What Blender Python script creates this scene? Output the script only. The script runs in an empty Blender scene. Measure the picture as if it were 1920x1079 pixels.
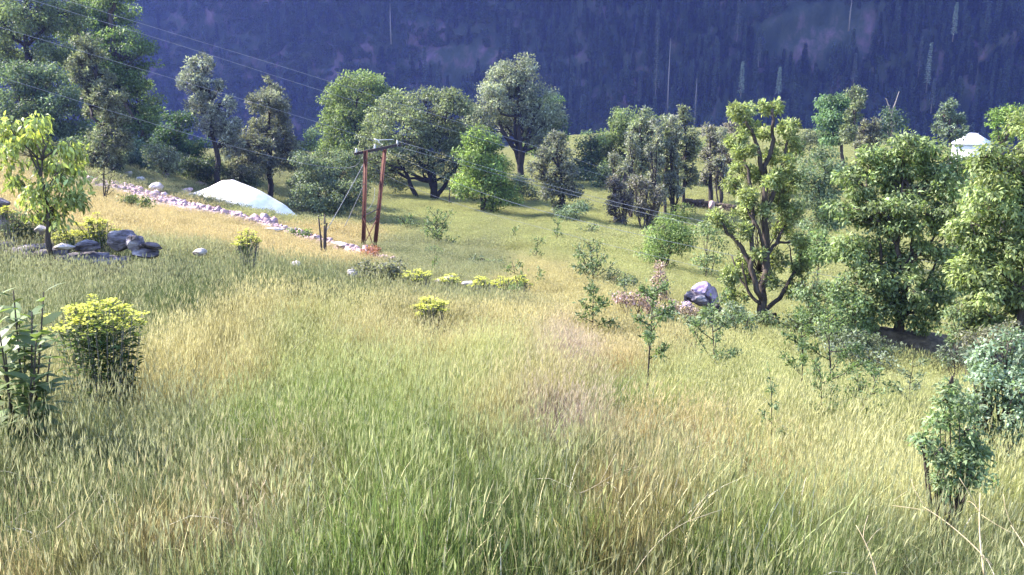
import bpy, math
import numpy as np
from mathutils import Vector

# ------------------------------------------------------------------ camera, world, sun, exposure
sc = bpy.context.scene
C = sc.collection
PITCH = math.radians(14.0)
FPX = 1598.0                      # focal length in pixels of the 1920 px wide photograph
cam_d = bpy.data.cameras.new("camera"); cam = bpy.data.objects.new("camera", cam_d); C.objects.link(cam)
cam_d.sensor_width = 36.0; cam_d.lens = 36.0 * FPX / 1920.0
cam_d.clip_start = 0.05; cam_d.clip_end = 5000
cam.location = (0, 0, 0); cam.rotation_euler = (math.radians(90) - PITCH, 0, 0)
sc.camera = cam

SUN = Vector((-0.74, 0.30, 0.60)).normalized()      # direction towards the sun
world = bpy.data.worlds.new("World"); sc.world = world; world.use_nodes = True
wn = world.node_tree.nodes; wl = world.node_tree.links
for n in list(wn): wn.remove(n)
wo = wn.new('ShaderNodeOutputWorld'); wb = wn.new('ShaderNodeBackground'); sky = wn.new('ShaderNodeTexSky')
sky.sky_type = 'NISHITA'; sky.sun_disc = False
sky.sun_elevation = math.asin(SUN.z); sky.sun_rotation = math.atan2(SUN.x, SUN.y)
wb.inputs['Strength'].default_value = 0.15
wl.new(sky.outputs[0], wb.inputs[0]); wl.new(wb.outputs[0], wo.inputs[0])
sun_d = bpy.data.lights.new("sun", 'SUN'); sun_d.energy = 5.0; sun_d.angle = math.radians(0.5); sun_d.color = (1, 0.94, 0.85)
sun = bpy.data.objects.new("sun", sun_d); C.objects.link(sun)
sun.rotation_euler = (-SUN).to_track_quat('-Z', 'Y').to_euler()
sc.view_settings.view_transform = 'Standard'; sc.view_settings.look = 'None'
sc.view_settings.exposure = 2.1; sc.view_settings.gamma = 1
sc.cycles.max_bounces = 6; sc.cycles.diffuse_bounces = 3; sc.cycles.transmission_bounces = 3
sc.cycles.volume_bounces = 1; sc.cycles.transparent_max_bounces = 4
sc.cycles.caustics_reflective = False; sc.cycles.caustics_refractive = False

rng = np.random.default_rng(11)
CP, SP = math.cos(PITCH), math.sin(PITCH)

def P(px, py, t):
    """point seen at pixel (px, py) of the photograph at depth t"""
    a = (px - 960.0) / FPX; b = (539.5 - py) / FPX
    return np.array([a * t, (CP + b * SP) * t, (-SP + b * CP) * t])

# ------------------------------------------------------------------ terrain: surveyed heights, smooth surface through them
CT = [(0,1079,4.6),(480,1079,4.3),(960,1079,4.2),(1440,1079,4.4),(1920,1079,4.8),
 (0,900,6.0),(480,900,5.8),(960,900,5.9),(1440,900,6.8),(1920,900,8),
 (0,750,8.5),(480,750,8.3),(960,750,9),(1440,750,12),(1920,790,13.5),
 (0,620,12),(300,620,12.3),(700,620,13.5),(1100,620,18),(1400,650,21),(1700,670,26),(1920,700,27),
 (0,540,15.5),(300,540,16),(600,540,19),(850,560,22),(1200,545,32),(1430,600,31),
 (0,470,19),(250,470,20.5),(480,480,27),(700,490,36),(950,480,48),(1200,480,52),(1500,520,50),(1900,560,52),
 (200,400,34),(350,420,37),(540,420,52),(690,440,58),(800,420,72),(1000,420,78),(1200,430,80),(1500,440,84),
 (30,330,45),(200,345,52),(300,340,66),(440,375,71),(560,395,71),(800,375,98),(900,395,86),(985,345,125),(1330,372,108),
 (1320,320,140),(1490,245,210),(800,330,130),(400,310,92),(200,290,88),(1100,330,135),(1800,300,150),(960,280,205)]
W = [(0,0,-1.8),(-10,0,-1.0),(10,0,-2.9),(0,-15,0.5),(-20,-15,2.5),(20,-15,-2.5),(0,-60,7),(-60,0,5),(60,0,-14),
     (-100,90,-4),(-160,50,6),(150,60,-30),(160,150,-28),(-120,200,-16),(150,230,-24),(0,-120,16),(-40,30,2)]
cp = np.array([P(*c) for c in CT] + [np.array(w, float) for w in W])
def warp(x, y): return np.stack([np.arcsinh(np.asarray(x, float) / 6), np.arcsinh(np.asarray(y, float) / 6)], -1)
def phi(r): return r ** 2 * np.log(r + 1e-9)
_A = warp(cp[:, 0], cp[:, 1]); _n = len(_A)
_K = phi(np.linalg.norm(_A[:, None] - _A[None], axis=2)) + np.eye(_n) * 0.003
_Q = np.concatenate([np.ones((_n, 1)), _A], 1)
_M = np.block([[_K, _Q], [_Q.T, np.zeros((3, 3))]])
# heights scaled by distance so that near points keep their precision
_s = 1.0 / (3 + np.hypot(cp[:, 0], cp[:, 1]))
_w = np.linalg.solve(_M, np.concatenate([cp[:, 2] * _s, np.zeros(3)]))
def S(x, y):
    """top of the grass"""
    x = np.asarray(x, float); y = np.asarray(y, float); sh = x.shape
    q = warp(x.ravel(), y.ravel()); out = np.empty(len(q))
    for i in range(0, len(q), 20000):
        k = q[i:i+20000]
        out[i:i+20000] = phi(np.linalg.norm(k[:, None] - _A[None], axis=2)) @ _w[:_n] + _w[_n] + k @ _w[_n+1:]
    z = out.reshape(sh) * (3 + np.hypot(x, y))
    far = np.clip((y - 215) / 130, 0, 1); far = far * far * (3 - 2 * far)
    return z * (1 - far) + far * -130
def gh(x, y):
    """height of the grass"""
    d = np.hypot(x, y); return 0.62 - 0.27 * np.clip((d - 10) / 50, 0, 1)
def gz(x, y):
    x = np.asarray(x, float); y = np.asarray(y, float)
    return S(x, y) - gh(x, y)
_ts = np.exp(np.linspace(math.log(2.5), math.log(260), 700))
def hit(px, py):
    pts = np.array([P(px, py, t) for t in _ts]); d = pts[:, 2] - S(pts[:, 0], pts[:, 1])
    k = np.argmax(d < 0)
    if d[k] >= 0: k = len(d) - 1
    return pts[k], _ts[k]

# ------------------------------------------------------------------ helpers
def tag(o, label=None, cat=None, group=None, kind=None):
    if label: o['label'] = label
    if cat: o['category'] = cat
    if group: o['group'] = group
    if kind: o['kind'] = kind
    return o
def empty(name, loc, rz=0):
    o = bpy.data.objects.new(name, None); C.objects.link(o); o.location = loc; o.rotation_euler = (0, 0, rz)
    o.empty_display_size = 0.1
    return o
def raw_mesh(name, v, f, cols=None, smooth=False):
    """v (n,3), f (m,k) with one k, or a list of such arrays"""
    me = bpy.data.meshes.new(name)
    fs = f if isinstance(f, list) else [f]
    fs = [np.asarray(a, np.int32) for a in fs if len(a)]
    v = np.asarray(v, np.float32)
    me.vertices.add(len(v)); me.vertices.foreach_set('co', v.ravel())
    nl = sum(a.size for a in fs); nf = sum(len(a) for a in fs)
    me.loops.add(nl); me.polygons.add(nf)
    me.loops.foreach_set('vertex_index', np.concatenate([a.ravel() for a in fs]))
    tot = np.concatenate([np.full(len(a), a.shape[1], np.int32) for a in fs])
    st = np.concatenate([[0], np.cumsum(tot)[:-1]]).astype(np.int32)
    me.polygons.foreach_set('loop_start', st)
    try: me.polygons.foreach_set('loop_total', tot)
    except Exception: pass
    if smooth: me.polygons.foreach_set('use_smooth', np.ones(nf, bool))
    if cols is not None:
        a = me.attributes.new('col', 'FLOAT_COLOR', 'POINT')
        c = np.ones((len(v), 4), np.float32); c[:, :3] = cols
        a.data.foreach_set('color', c.ravel())
    me.update(calc_edges=True)
    return me
def obj(name, me, mat=None, parent=None):
    o = bpy.data.objects.new(name, me); C.objects.link(o)
    if mat: me.materials.append(mat)
    if parent:
        o.parent = parent
    return o
def unit(a): return a / (np.linalg.norm(a, axis=-1, keepdims=True) + 1e-9)

class Geo:
    """collects tubes and loose faces of ONE mesh"""
    def __init__(s): s.v = []; s.q = []; s.t = []; s.n = 0
    def tube(s, pts, rad, k=6, jit=0.0):
        pts = np.asarray(pts, float); m = len(pts); rad = np.broadcast_to(np.asarray(rad, float), (m,))
        d = np.gradient(pts, axis=0); d = unit(d)
        ref = np.array([0.3, 1, 0.1]) if abs(d[0, 2]) > 0.5 else np.array([0, 0, 1.0])
        a = unit(np.cross(d, ref)); b = np.cross(d, a)
        th = np.arange(k) * 2 * math.pi / k
        r = rad[:, None] * (1 + jit * rng.normal(size=(m, k)))
        ring = pts[:, None] + r[..., None] * (np.cos(th)[None, :, None] * a[:, None] + np.sin(th)[None, :, None] * b[:, None])
        i = np.arange(m - 1)[:, None] * k; j = np.arange(k)[None]; j2 = (j + 1) % k
        q = np.stack([i + j, i + j2, i + k + j2, i + k + j], -1).reshape(-1, 4) + s.n
        s.v.append(ring.reshape(-1, 3)); s.q.append(q)
        base = s.n; s.n += m * k
        s.v.append(pts[-1:]); tip = s.n; s.n += 1
        jj = np.arange(k); s.t.append(np.stack([base + (m-1)*k + jj, base + (m-1)*k + (jj+1) % k, np.full(k, tip)], -1))
        s.v.append(pts[:1]); tip = s.n; s.n += 1
        s.t.append(np.stack([base + (jj+1) % k, base + jj, np.full(k, tip)], -1))
    def box(s, c, h, rz=0, axes=None):
        c = np.asarray(c, float); co = np.array([[x, y, z] for x in (-1, 1) for y in (-1, 1) for z in (-1, 1)], float) * np.asarray(h)
        if axes is not None: co = co @ np.asarray(axes)
        elif rz:
            R = np.array([[math.cos(rz), math.sin(rz), 0], [-math.sin(rz), math.cos(rz), 0], [0, 0, 1]]); co = co @ R
        f = np.array([[0,1,3,2],[4,6,7,5],[0,4,5,1],[2,3,7,6],[0,2,6,4],[1,5,7,3]]) + s.n
        s.v.append(co + c); s.q.append(f); s.n += 8
    def build(s, name, mat, parent=None, smooth=False, origin=None):
        v = np.concatenate(s.v); o = np.zeros(3) if origin is None else np.asarray(origin)
        fs = []
        if s.q: fs.append(np.concatenate(s.q))
        if s.t: fs.append(np.concatenate(s.t))
        return obj(name, raw_mesh(name, v - o, fs, smooth=smooth), mat, parent)

def curve(p0, p1, bend, n=6, sag=0.0):
    p0 = np.asarray(p0, float); p1 = np.asarray(p1, float); t = np.linspace(0, 1, n)[:, None]
    mid = (p0 + p1) / 2 + np.asarray(bend, float)
    return (1 - t) ** 2 * p0 + 2 * t * (1 - t) * mid + t ** 2 * p1

def leaves(pos, dirn, nrm, L, Wd, col, rows=2, curl=0.25):
    """leaf blades: rows=2 gives a folded diamond, more rows a bent blade. arrays of n"""
    n = len(pos); dirn = unit(dirn); side = unit(np.cross(dirn, nrm)); nn = np.cross(side, dirn)
    L = np.broadcast_to(L, (n,))[:, None]; Wd = np.broadcast_to(Wd, (n,))[:, None]
    if rows == 2:
        v = np.stack([pos, pos + dirn * L * .45 + side * Wd * .5 + nn * L * .06, pos + dirn * L - nn * L * curl * .5, pos + dirn * L * .45 - side * Wd * .5 + nn * L * .06], 1)
        f = (np.arange(n)[:, None] * 4 + np.array([0, 1, 2, 3])[None])
        k = 4
        return v.reshape(-1, 3), f, np.repeat(col, k, 0)
    ts = [(0, .12), (.3, 1), (.65, .85)]
    vs = []
    for t, w in ts:
        c = pos + dirn * L * t - nn * L * curl * t * t
        vs += [c + side * Wd * .5 * w, c - side * Wd * .5 * w]
    vs.append(pos + dirn * L - nn * L * curl)
    v = np.stack(vs, 1); b = np.arange(n)[:, None] * 7
    q = np.concatenate([b + np.array([0, 1, 3, 2])[None], b + np.array([2, 3, 5, 4])[None]])
    t3 = b + np.array([4, 5, 6])[None]
    return v.reshape(-1, 3), [q, t3], np.repeat(col, 7, 0)

# ------------------------------------------------------------------ materials
def mat_new(name):
    m = bpy.data.materials.new(name); m.use_nodes = True
    nt = m.node_tree; b = nt.nodes['Principled BSDF']; return m, nt, b
def leaf_material(name, trans=0.35, rough=0.5, spec=0.4, tcol=(1.25, 1.35, 0.55)):
    m, nt, b = mat_new(name); N = nt.nodes; Lk = nt.links
    a = N.new('ShaderNodeAttribute'); a.attribute_name = 'col'
    Lk.new(a.outputs['Color'], b.inputs['Base Color'])
    b.inputs['Roughness'].default_value = rough; b.inputs['Specular IOR Level'].default_value = spec
    tr = N.new('ShaderNodeBsdfTranslucent'); mx = N.new('ShaderNodeMixShader')
    mul = N.new('ShaderNodeMix'); mul.data_type = 'RGBA'; mul.blend_type = 'MULTIPLY'; mul.inputs[0].default_value = 1
    Lk.new(a.outputs['Color'], mul.inputs[6]); mul.inputs[7].default_value = (*tcol, 1)
    Lk.new(mul.outputs[2], tr.inputs['Color'])
    mx.inputs[0].default_value = trans
    Lk.new(b.outputs[0], mx.inputs[1]); Lk.new(tr.outputs[0], mx.inputs[2])
    Lk.new(mx.outputs[0], N['Material Output'].inputs['Surface'])
    return m
def noise_material(name, stops, scale=5, detail=8, rough=0.9, bump=0.3, dist=0.02, stretch=(1, 1, 1), spec=0.2, distort=0.0):
    m, nt, b = mat_new(name); N = nt.nodes; Lk = nt.links
    g = N.new('ShaderNodeNewGeometry'); mp = N.new('ShaderNodeMapping'); mp.inputs['Scale'].default_value = stretch
    Lk.new(g.outputs['Position'], mp.inputs[0])
    nz = N.new('ShaderNodeTexNoise'); nz.inputs['Scale'].default_value = scale; nz.inputs['Detail'].default_value = detail
    nz.inputs['Roughness'].default_value = 0.65; nz.inputs['Distortion'].default_value = distort
    Lk.new(mp.outputs[0], nz.inputs['Vector'])
    cr = N.new('ShaderNodeValToRGB'); e = cr.color_ramp.elements
    while len(e) < len(stops): e.new(0.5)
    for el, (p, c) in zip(e, stops): el.position = p; el.color = (*c, 1)
    Lk.new(nz.outputs['Fac'], cr.inputs[0]); Lk.new(cr.outputs[0], b.inputs['Base Color'])
    bp = N.new('ShaderNodeBump'); bp.inputs['Strength'].default_value = bump; bp.inputs['Distance'].default_value = dist
    Lk.new(nz.outputs['Fac'], bp.inputs['Height']); Lk.new(bp.outputs[0], b.inputs['Normal'])
    b.inputs['Roughness'].default_value = rough; b.inputs['Specular IOR Level'].default_value = spec
    return m

M_leaf = leaf_material('foliage', 0.42, 0.55, 0.25, (1.05, 1.15, 0.6))
M_leafgloss = leaf_material('glossy_foliage', 0.35, 0.5, 0.3, (1.2, 1.3, 0.6))
M_flower = leaf_material('flower_heads', 0.3, 0.7, 0.1, (1, 1, 0.6))
M_bark = noise_material('bark', [(0.3, (0.035, 0.028, 0.024)), (0.6, (0.10, 0.08, 0.07)), (0.8, (0.17, 0.14, 0.12))], 9, stretch=(1, 1, .25), dist=0.04, bump=0.8)
M_darkbark = noise_material('dark_bark', [(0.3, (0.018, 0.015, 0.014)), (0.7, (0.06, 0.05, 0.045))], 7, stretch=(1, 1, .25), dist=0.04, bump=0.8)
M_greybark = noise_material('pale_bark', [(0.3, (0.12, 0.10, 0.09)), (0.7, (0.30, 0.27, 0.25))], 12, stretch=(1, 1, .3), dist=0.02, bump=0.6)
M_rock = noise_material('violet_grey_rock', [(0.36, (0.03, 0.026, 0.03)), (0.52, (0.17, 0.145, 0.17)), (0.72, (0.50, 0.45, 0.49))], 2.6, stretch=(1, 1, 2.5), dist=0.08, bump=0.9)
M_pale = noise_material('pale_rock', [(0.3, (0.30, 0.25, 0.24)), (0.6, (0.55, 0.48, 0.46)), (0.8, (0.75, 0.70, 0.68))], 5, dist=0.05, bump=0.7)
M_pink = noise_material('pink_gravel', [(0.3, (0.18, 0.11, 0.11)), (0.5, (0.42, 0.29, 0.30)), (0.72, (0.68, 0.52, 0.55))], 3.0, dist=0.06, bump=0.8)
M_mound = noise_material('white_sand', [(0.35, (0.72, 0.65, 0.61)), (0.6, (0.93, 0.87, 0.82))], 0.9, dist=0.12, bump=0.5)
M_rust = noise_material('rusted_steel', [(0.3, (0.10, 0.035, 0.025)), (0.6, (0.22, 0.08, 0.055)), (0.8, (0.30, 0.14, 0.10))], 8, dist=0.004, rough=0.75, spec=0.4)
M_steel = noise_material('weathered_steel', [(0.3, (0.04, 0.03, 0.04)), (0.7, (0.10, 0.075, 0.08))], 8, dist=0.004, rough=0.6, spec=0.4)
M_ceramic = noise_material('insulator_ceramic', [(0.3, (0.55, 0.53, 0.58)), (0.7, (0.75, 0.74, 0.78))], 10, dist=0.002, rough=0.3, spec=0.6)
M_wire = noise_material('aluminium_wire', [(0.3, (0.22, 0.23, 0.27)), (0.7, (0.34, 0.35, 0.40))], 3, rough=0.5, bump=0)
M_soil = noise_material('meadow_soil', [(0.25, (0.10, 0.085, 0.04)), (0.5, (0.17, 0.17, 0.065)), (0.8, (0.27, 0.25, 0.11))], 0.6, detail=12, dist=0.05)
M_bank = noise_material('dry_bank_earth', [(0.3, (0.045, 0.035, 0.025)), (0.6, (0.14, 0.11, 0.085)), (0.8, (0.24, 0.20, 0.16))], 3.5, dist=0.1, bump=1, stretch=(1, 1, 2.5))
M_roof = noise_material('white_sheet_roof', [(0.3, (0.66, 0.68, 0.72)), (0.7, (0.82, 0.83, 0.86))], 1.2, dist=0.01, rough=0.45, bump=0.1)
M_plaster = noise_material('pale_plaster', [(0.3, (0.45, 0.43, 0.42)), (0.7, (0.6, 0.58, 0.56))], 2, dist=0.01)
M_glass = noise_material('dark_window', [(0.3, (0.02, 0.025, 0.03)), (0.7, (0.04, 0.045, 0.05))], 2, rough=0.15, bump=0)
M_straw = noise_material('dry_straw', [(0.3, (0.34, 0.26, 0.15)), (0.7, (0.52, 0.43, 0.29))], 20, bump=0.1)

# ------------------------------------------------------------------ ground sheet
ax = np.sinh(np.linspace(-math.asinh(700/4), math.asinh(700/4), 260)) * 4
ay = np.concatenate([np.sinh(np.linspace(-math.asinh(150/4), math.asinh(230/4), 260)) * 4, np.linspace(236, 700, 50)])
GX, GY = np.meshgrid(ax, ay)
GZ = gz(GX, GY)
n1, n2 = GX.shape
idx = np.arange(n1 * n2).reshape(n1, n2)
gf = np.stack([idx[:-1, :-1], idx[:-1, 1:], idx[1:, 1:], idx[1:, :-1]], -1).reshape(-1, 4)
o = obj('ground', raw_mesh('ground', np.stack([GX, GY, GZ], -1).reshape(-1, 3), gf, smooth=True), M_soil); o['kind'] = 'structure'

# ------------------------------------------------------------------ mountain across the valley
SL = math.radians(64)
def smooth_noise(x, y, seed, oct=5, s0=1.0):
    r = np.random.default_rng(seed); out = np.zeros(np.broadcast(x, y).shape); amp = 1
    for k in range(oct):
        for _ in range(3):
            a = r.uniform(0, 2 * math.pi); f = s0 * 2 ** k * r.uniform(.7, 1.4)
            out = out + amp * np.sin((x * math.cos(a) + y * math.sin(a)) * f + r.uniform(0, 6.28)) / 3
        amp *= .55
    return out
def mount(x, z):
    y = 520 + (z + 130) / math.tan(SL)
    y = y + 26 * smooth_noise(x * 1.0, z * .35, 5, 5, 0.012) + 5 * smooth_noise(x, z, 9, 3, 0.15)
    y = y + 60 * np.clip(np.abs(x) / 700, 0, 2) ** 2 * -1
    return y
mx_ = np.linspace(-1500, 1500, 420); mz_ = np.concatenate([np.linspace(-135, 140, 75), np.linspace(146, 620, 40)])
MX, MZ = np.meshgrid(mx_, mz_); MY = mount(MX, MZ)
MZt = MZ + (MZ > 600) * 40 * smooth_noise(MX, MX * 0, 3, 4, .01)
mi = np.arange(MX.size).reshape(MX.shape)
mf = np.stack([mi[:-1, :-1], mi[:-1, 1:], mi[1:, 1:], mi[1:, :-1]], -1).reshape(-1, 4)
M_mount = noise_material('mountain_rock_and_scrub', [(0.38, (0.02, 0.03, 0.018)), (0.52, (0.04, 0.05, 0.032)), (0.66, (0.13, 0.085, 0.11)), (0.8, (0.24, 0.17, 0.21))], 0.07, detail=14, dist=3.0, bump=1.0, stretch=(1, 1, .45))
o = obj('mountain', raw_mesh('mountain', np.stack([MX, MY, MZt], -1).reshape(-1, 3), mf, smooth=True), M_mount); o['kind'] = 'structure'

# conifer and broadleaf prototypes of the far wood
def conifer_mesh(name, h, r, n, seed, col, sparse=0.0):
    rg = np.random.default_rng(seed)
    t = rg.random(n) ** 0.8; z = h * (0.12 + 0.88 * t)
    lay = np.round(t * 22) / 22
    rr = r * (1 - t) ** 0.8 * rg.uniform(.45, 1.1, n) + .15
    th = rg.uniform(0, 2 * math.pi, n)
    out = np.stack([np.cos(th), np.sin(th), np.zeros(n)], -1)
    z = h * (0.12 + 0.88 * lay) + rg.normal(size=n) * .12 - rr * .25
    pos = out * rr[:, None] * rg.uniform(0.2, .8, n)[:, None] + np.stack([0*z, 0*z, z], -1)
    d = out + np.array([0, 0, -.35]) + rg.normal(size=(n, 3)) * .25
    c = np.array(col)[None] * (2.0 if seed % 2 else .8) * rg.uniform(.5, 1.5, (n, 1))
    return pos, d, c, rg
def proto_conifer(name, h, r, n, seed, col):
    pos, d, c, rg = conifer_mesh(name, h, r, n, seed, col)
    v, f, cc = leaves(pos, d, np.array([0, 0, 1.]) + rg.normal(size=(n, 3)) * .4, rg.uniform(.8, 1.6, n), rg.uniform(.35, .8, n), c)
    g = Geo(); g.tube([(0, 0, -1), (0, 0, h * .5), (0, 0, h)], [.28, .16, .03], 5)
    tv = np.concatenate(g.v); nv = len(v)
    fs = [f, np.concatenate(g.q) + nv, np.concatenate(g.t) + nv]
    return np.concatenate([v, tv]), fs, np.concatenate([cc, np.tile(np.array([[.10, .09, .085]]), (len(tv), 1))])
def proto_round(name, h, r, n, seed, col):
    rg = np.random.default_rng(seed)
    cl = unit(rg.normal(size=(14, 3))) * np.array([r, r, h * .38]) * rg.uniform(.3, .8, (14, 1)) + np.array([0, 0, h * .58])
    k = rg.integers(0, 14, n); pos = cl[k] + rg.normal(size=(n, 3)) * r * .24
    c = np.array(col)[None] * rg.uniform(.6, 1.4, (n, 1))
    return leaves(pos, rg.normal(size=(n, 3)), rg.normal(size=(n, 3)) + np.array([0, 0, 1]), rg.uniform(.6, 1.3, n), rg.uniform(.5, 1, n), c)
pc = bpy.data.collections.new('far_wood_kinds')
def hidden(coll, name, me, mat):
    o = bpy.data.objects.new(name, me); me.materials.append(mat); coll.objects.link(o); return o
pi = 0
for k, (h, r, col) in enumerate([(20, 2.6, (.045, .06, .04)), (24, 2.8, (.04, .055, .04)), (15, 2.2, (.055, .07, .045)), (27, 2.4, (.05, .065, .05))]):
    v, f, c = proto_conifer('c', h, r, 700, 50 + k, col); hidden(pc, 'wood_%02d' % pi, raw_mesh('far_conifer', v, f, c), M_leaf); pi += 1
for k, (h, r, col) in enumerate([(10, 4, (.05, .075, .03)), (8, 3.4, (.06, .08, .035)), (7, 3.5, (.07, .08, .05))]):
    v, f, c = proto_round('c', h, r, 600, 70 + k, col); hidden(pc, 'wood_%02d' % pi, raw_mesh('far_broadleaf', v, f, c), M_leaf); pi += 1

def scatter(name, pts, rot, scl, idx, coll, tint=None):
    """one object: a point mesh whose geometry nodes put a plant of the collection on every point"""
    me = bpy.data.meshes.new(name); n = len(pts)
    me.vertices.add(n); me.vertices.foreach_set('co', np.asarray(pts, np.float32).ravel())
    a = me.attributes.new('rot', 'FLOAT_VECTOR', 'POINT'); a.data.foreach_set('vector', np.asarray(rot, np.float32).ravel())
    a = me.attributes.new('scl', 'FLOAT_VECTOR', 'POINT'); a.data.foreach_set('vector', np.asarray(scl, np.float32).ravel())
    a = me.attributes.new('idx', 'INT', 'POINT'); a.data.foreach_set('value', np.asarray(idx, np.int32))
    if tint is not None:
        a = me.attributes.new('tint', 'FLOAT_VECTOR', 'POINT'); a.data.foreach_set('vector', np.asarray(tint, np.float32).ravel())
    o = obj(name, me)
    ng = bpy.data.node_groups.new(name + '_scatter', 'GeometryNodeTree')
    ng.interface.new_socket('Geometry', in_out='INPUT', socket_type='NodeSocketGeometry')
    ng.interface.new_socket('Geometry', in_out='OUTPUT', socket_type='NodeSocketGeometry')
    N = ng.nodes; Lk = ng.links
    gi = N.new('NodeGroupInput'); go = N.new('NodeGroupOutput')
    ci = N.new('GeometryNodeCollectionInfo'); ci.inputs['Collection'].default_value = coll
    ci.inputs['Separate Children'].default_value = True; ci.inputs['Reset Children'].default_value = True
    ip = N.new('GeometryNodeInstanceOnPoints'); ip.inputs['Pick Instance'].default_value = True
    def na(t, nm):
        x = N.new('GeometryNodeInputNamedAttribute'); x.data_type = t; x.inputs['Name'].default_value = nm
        return [s for s in x.outputs if s.enabled and s.name == 'Attribute'][0]
    Lk.new(gi.outputs[0], ip.inputs['Points']); Lk.new(ci.outputs[0], ip.inputs['Instance'])
    Lk.new(na('INT', 'idx'), ip.inputs['Instance Index'])
    e2r = N.new('FunctionNodeEulerToRotation'); Lk.new(na('FLOAT_VECTOR', 'rot'), e2r.inputs[0]); Lk.new(e2r.outputs[0], ip.inputs['Rotation'])
    Lk.new(na('FLOAT_VECTOR', 'scl'), ip.inputs['Scale'])
    Lk.new(ip.outputs[0], go.inputs[0])
    m = o.modifiers.new('scatter', 'NODES'); m.node_group = ng
    return o

nW = 26000
fx = rng.uniform(-640, 640, nW); fz = rng.uniform(-120, 175, nW)
bare = smooth_noise(fx, fz, 21, 3, 0.02)
rocky = np.exp(-(((fx + 40) / 75) ** 2 + ((fz - 12) / 26) ** 2)) + np.exp(-(((fx - 205) / 60) ** 2 + ((fz - 22) / 26) ** 2)) + np.exp(-(((fx - 140) / 40) ** 2 + ((fz + 26) / 12) ** 2)) + np.exp(-(((fx + 215) / 30) ** 2 + ((fz + 5) / 30) ** 2))
keep = (bare - 1.0 * rocky > -1.35) & (rng.random(nW) > rocky * .55)
fx, fz = fx[keep], fz[keep]; nW = len(fx)
con = rng.random(nW) < np.clip(0.45 + fx / 500, .15, .9)
fi = np.where(con, rng.integers(0, 4, nW), rng.integers(4, 7, nW))
fs_ = rng.uniform(.4, 1.0, nW)
o = scatter('forest', np.stack([fx, mount(fx, fz) + .5, fz - 1], -1), np.stack([0*fx, 0*fx, rng.uniform(0, 6.28, nW)], -1), np.stack([fs_, fs_, fs_], -1), fi, pc)
tag(o, 'dark blue hazy wood covering the steep mountainside across the valley', 'forest', None, 'stuff')

# single conifers that stand out from the wood
def far_tree(px, ytop, ybot, r, label, bare=False, group='pale conifers standing out on the mountainside'):
    # find the mountain under (px, ybot)
    for t in np.linspace(420, 900, 480):
        p = P(px, ybot, t)
        if p[1] > mount(p[0], p[2]) - 3: break
    t -= 4; p = P(px, ybot, t); h = (ybot - ytop) * t / FPX
    e = empty('dead_tree' if bare else 'conifer', p)
    g = Geo(); g.tube([(0, 0, -3), (0, 0, h * .5), (0.2, 0, h)], [.5, .38, .12] if bare else [.3, .2, .05], 6)
    if bare:
        for _ in range(7):
            zz = rng.uniform(.45, .95) * h; a = rng.uniform(0, 6.28); g.tube([(0, 0, zz), (math.cos(a) * 1.3, math.sin(a) * 1.3, zz + .5)], [.1, .03], 4)
    g.build('trunk', M_greybark, e)
    if not bare:
        n = 900; rg = np.random.default_rng(int(px * 7 + ytop))
        pos, d, c, rg = conifer_mesh('c', h, r, n, int(px + ytop), (.17, .20, .165))
        v, f, cc = leaves(pos, d, np.array([0, 0, 1.]) + rg.normal(size=(n, 3)) * .4, rg.uniform(.6, 1.3, n), rg.uniform(.3, .7, n), c)
        obj('crown', raw_mesh('crown', v, f, cc), M_leaf, e)
    tag(e, label, 'dead tree' if bare else 'conifer', group)

far_tree(1229, 85, 178, 2.6, 'lower of two tall pale conifers standing one above the other on the mountain')
far_tree(1232, 22, 85, 2.4, 'upper of two tall pale conifers standing one above the other on the mountain')
far_tree(1389, 118, 178, 2.6, 'pale slender conifer high above the grey pollarded trees')
far_tree(1459, 128, 182, 2.4, 'pale leaning conifer directly above the top of the tall pollarded oak')
far_tree(1422, 72, 118, 1.6, 'short pale conifer left of the forked oak top, higher on the slope')
far_tree(1722, 72, 138, 2.4, 'left conifer of the pale pair high above the right field')
far_tree(1737, 84, 166, 2.4, 'right and taller conifer of the pale pair above the right field')
far_tree(1746, 148, 204, 2.0, 'lowest pale conifer just below the pair above the right field')
far_tree(1600, 102, 155, 1.8, 'faint small conifer above the clumpy green tree on the right')
far_tree(1787, 8, 70, 2.4, 'pale conifer at the top edge left of the right corner')
far_tree(1342, 70, 112, 2.4, 'faint blue conifer midway between the bare trunk and the oak')
far_tree(1382, 0, 70, 2.4, 'tall blue conifer touching the top edge of the picture')
far_tree(1198, 154, 194, 1.4, 'small thin conifer left of the lone bare trunk')
far_tree(1251, 78, 210, 0, 'tall white bare trunk standing on the lower mountainside', True, 'bare trunks on the mountainside')
far_tree(1592, 0, 50, 0, 'white bare trunk at the top edge beside the pale slide', True, 'bare trunks on the mountainside')
far_tree(1302, 150, 235, 0, 'thin grey bare trunk above the column shaped pollard', True, 'bare trunks on the mountainside')
far_tree(733, 10, 75, 0, 'faint bare trunk high on the blue slope above the green tree', True, 'bare trunks on the mountainside')

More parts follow.
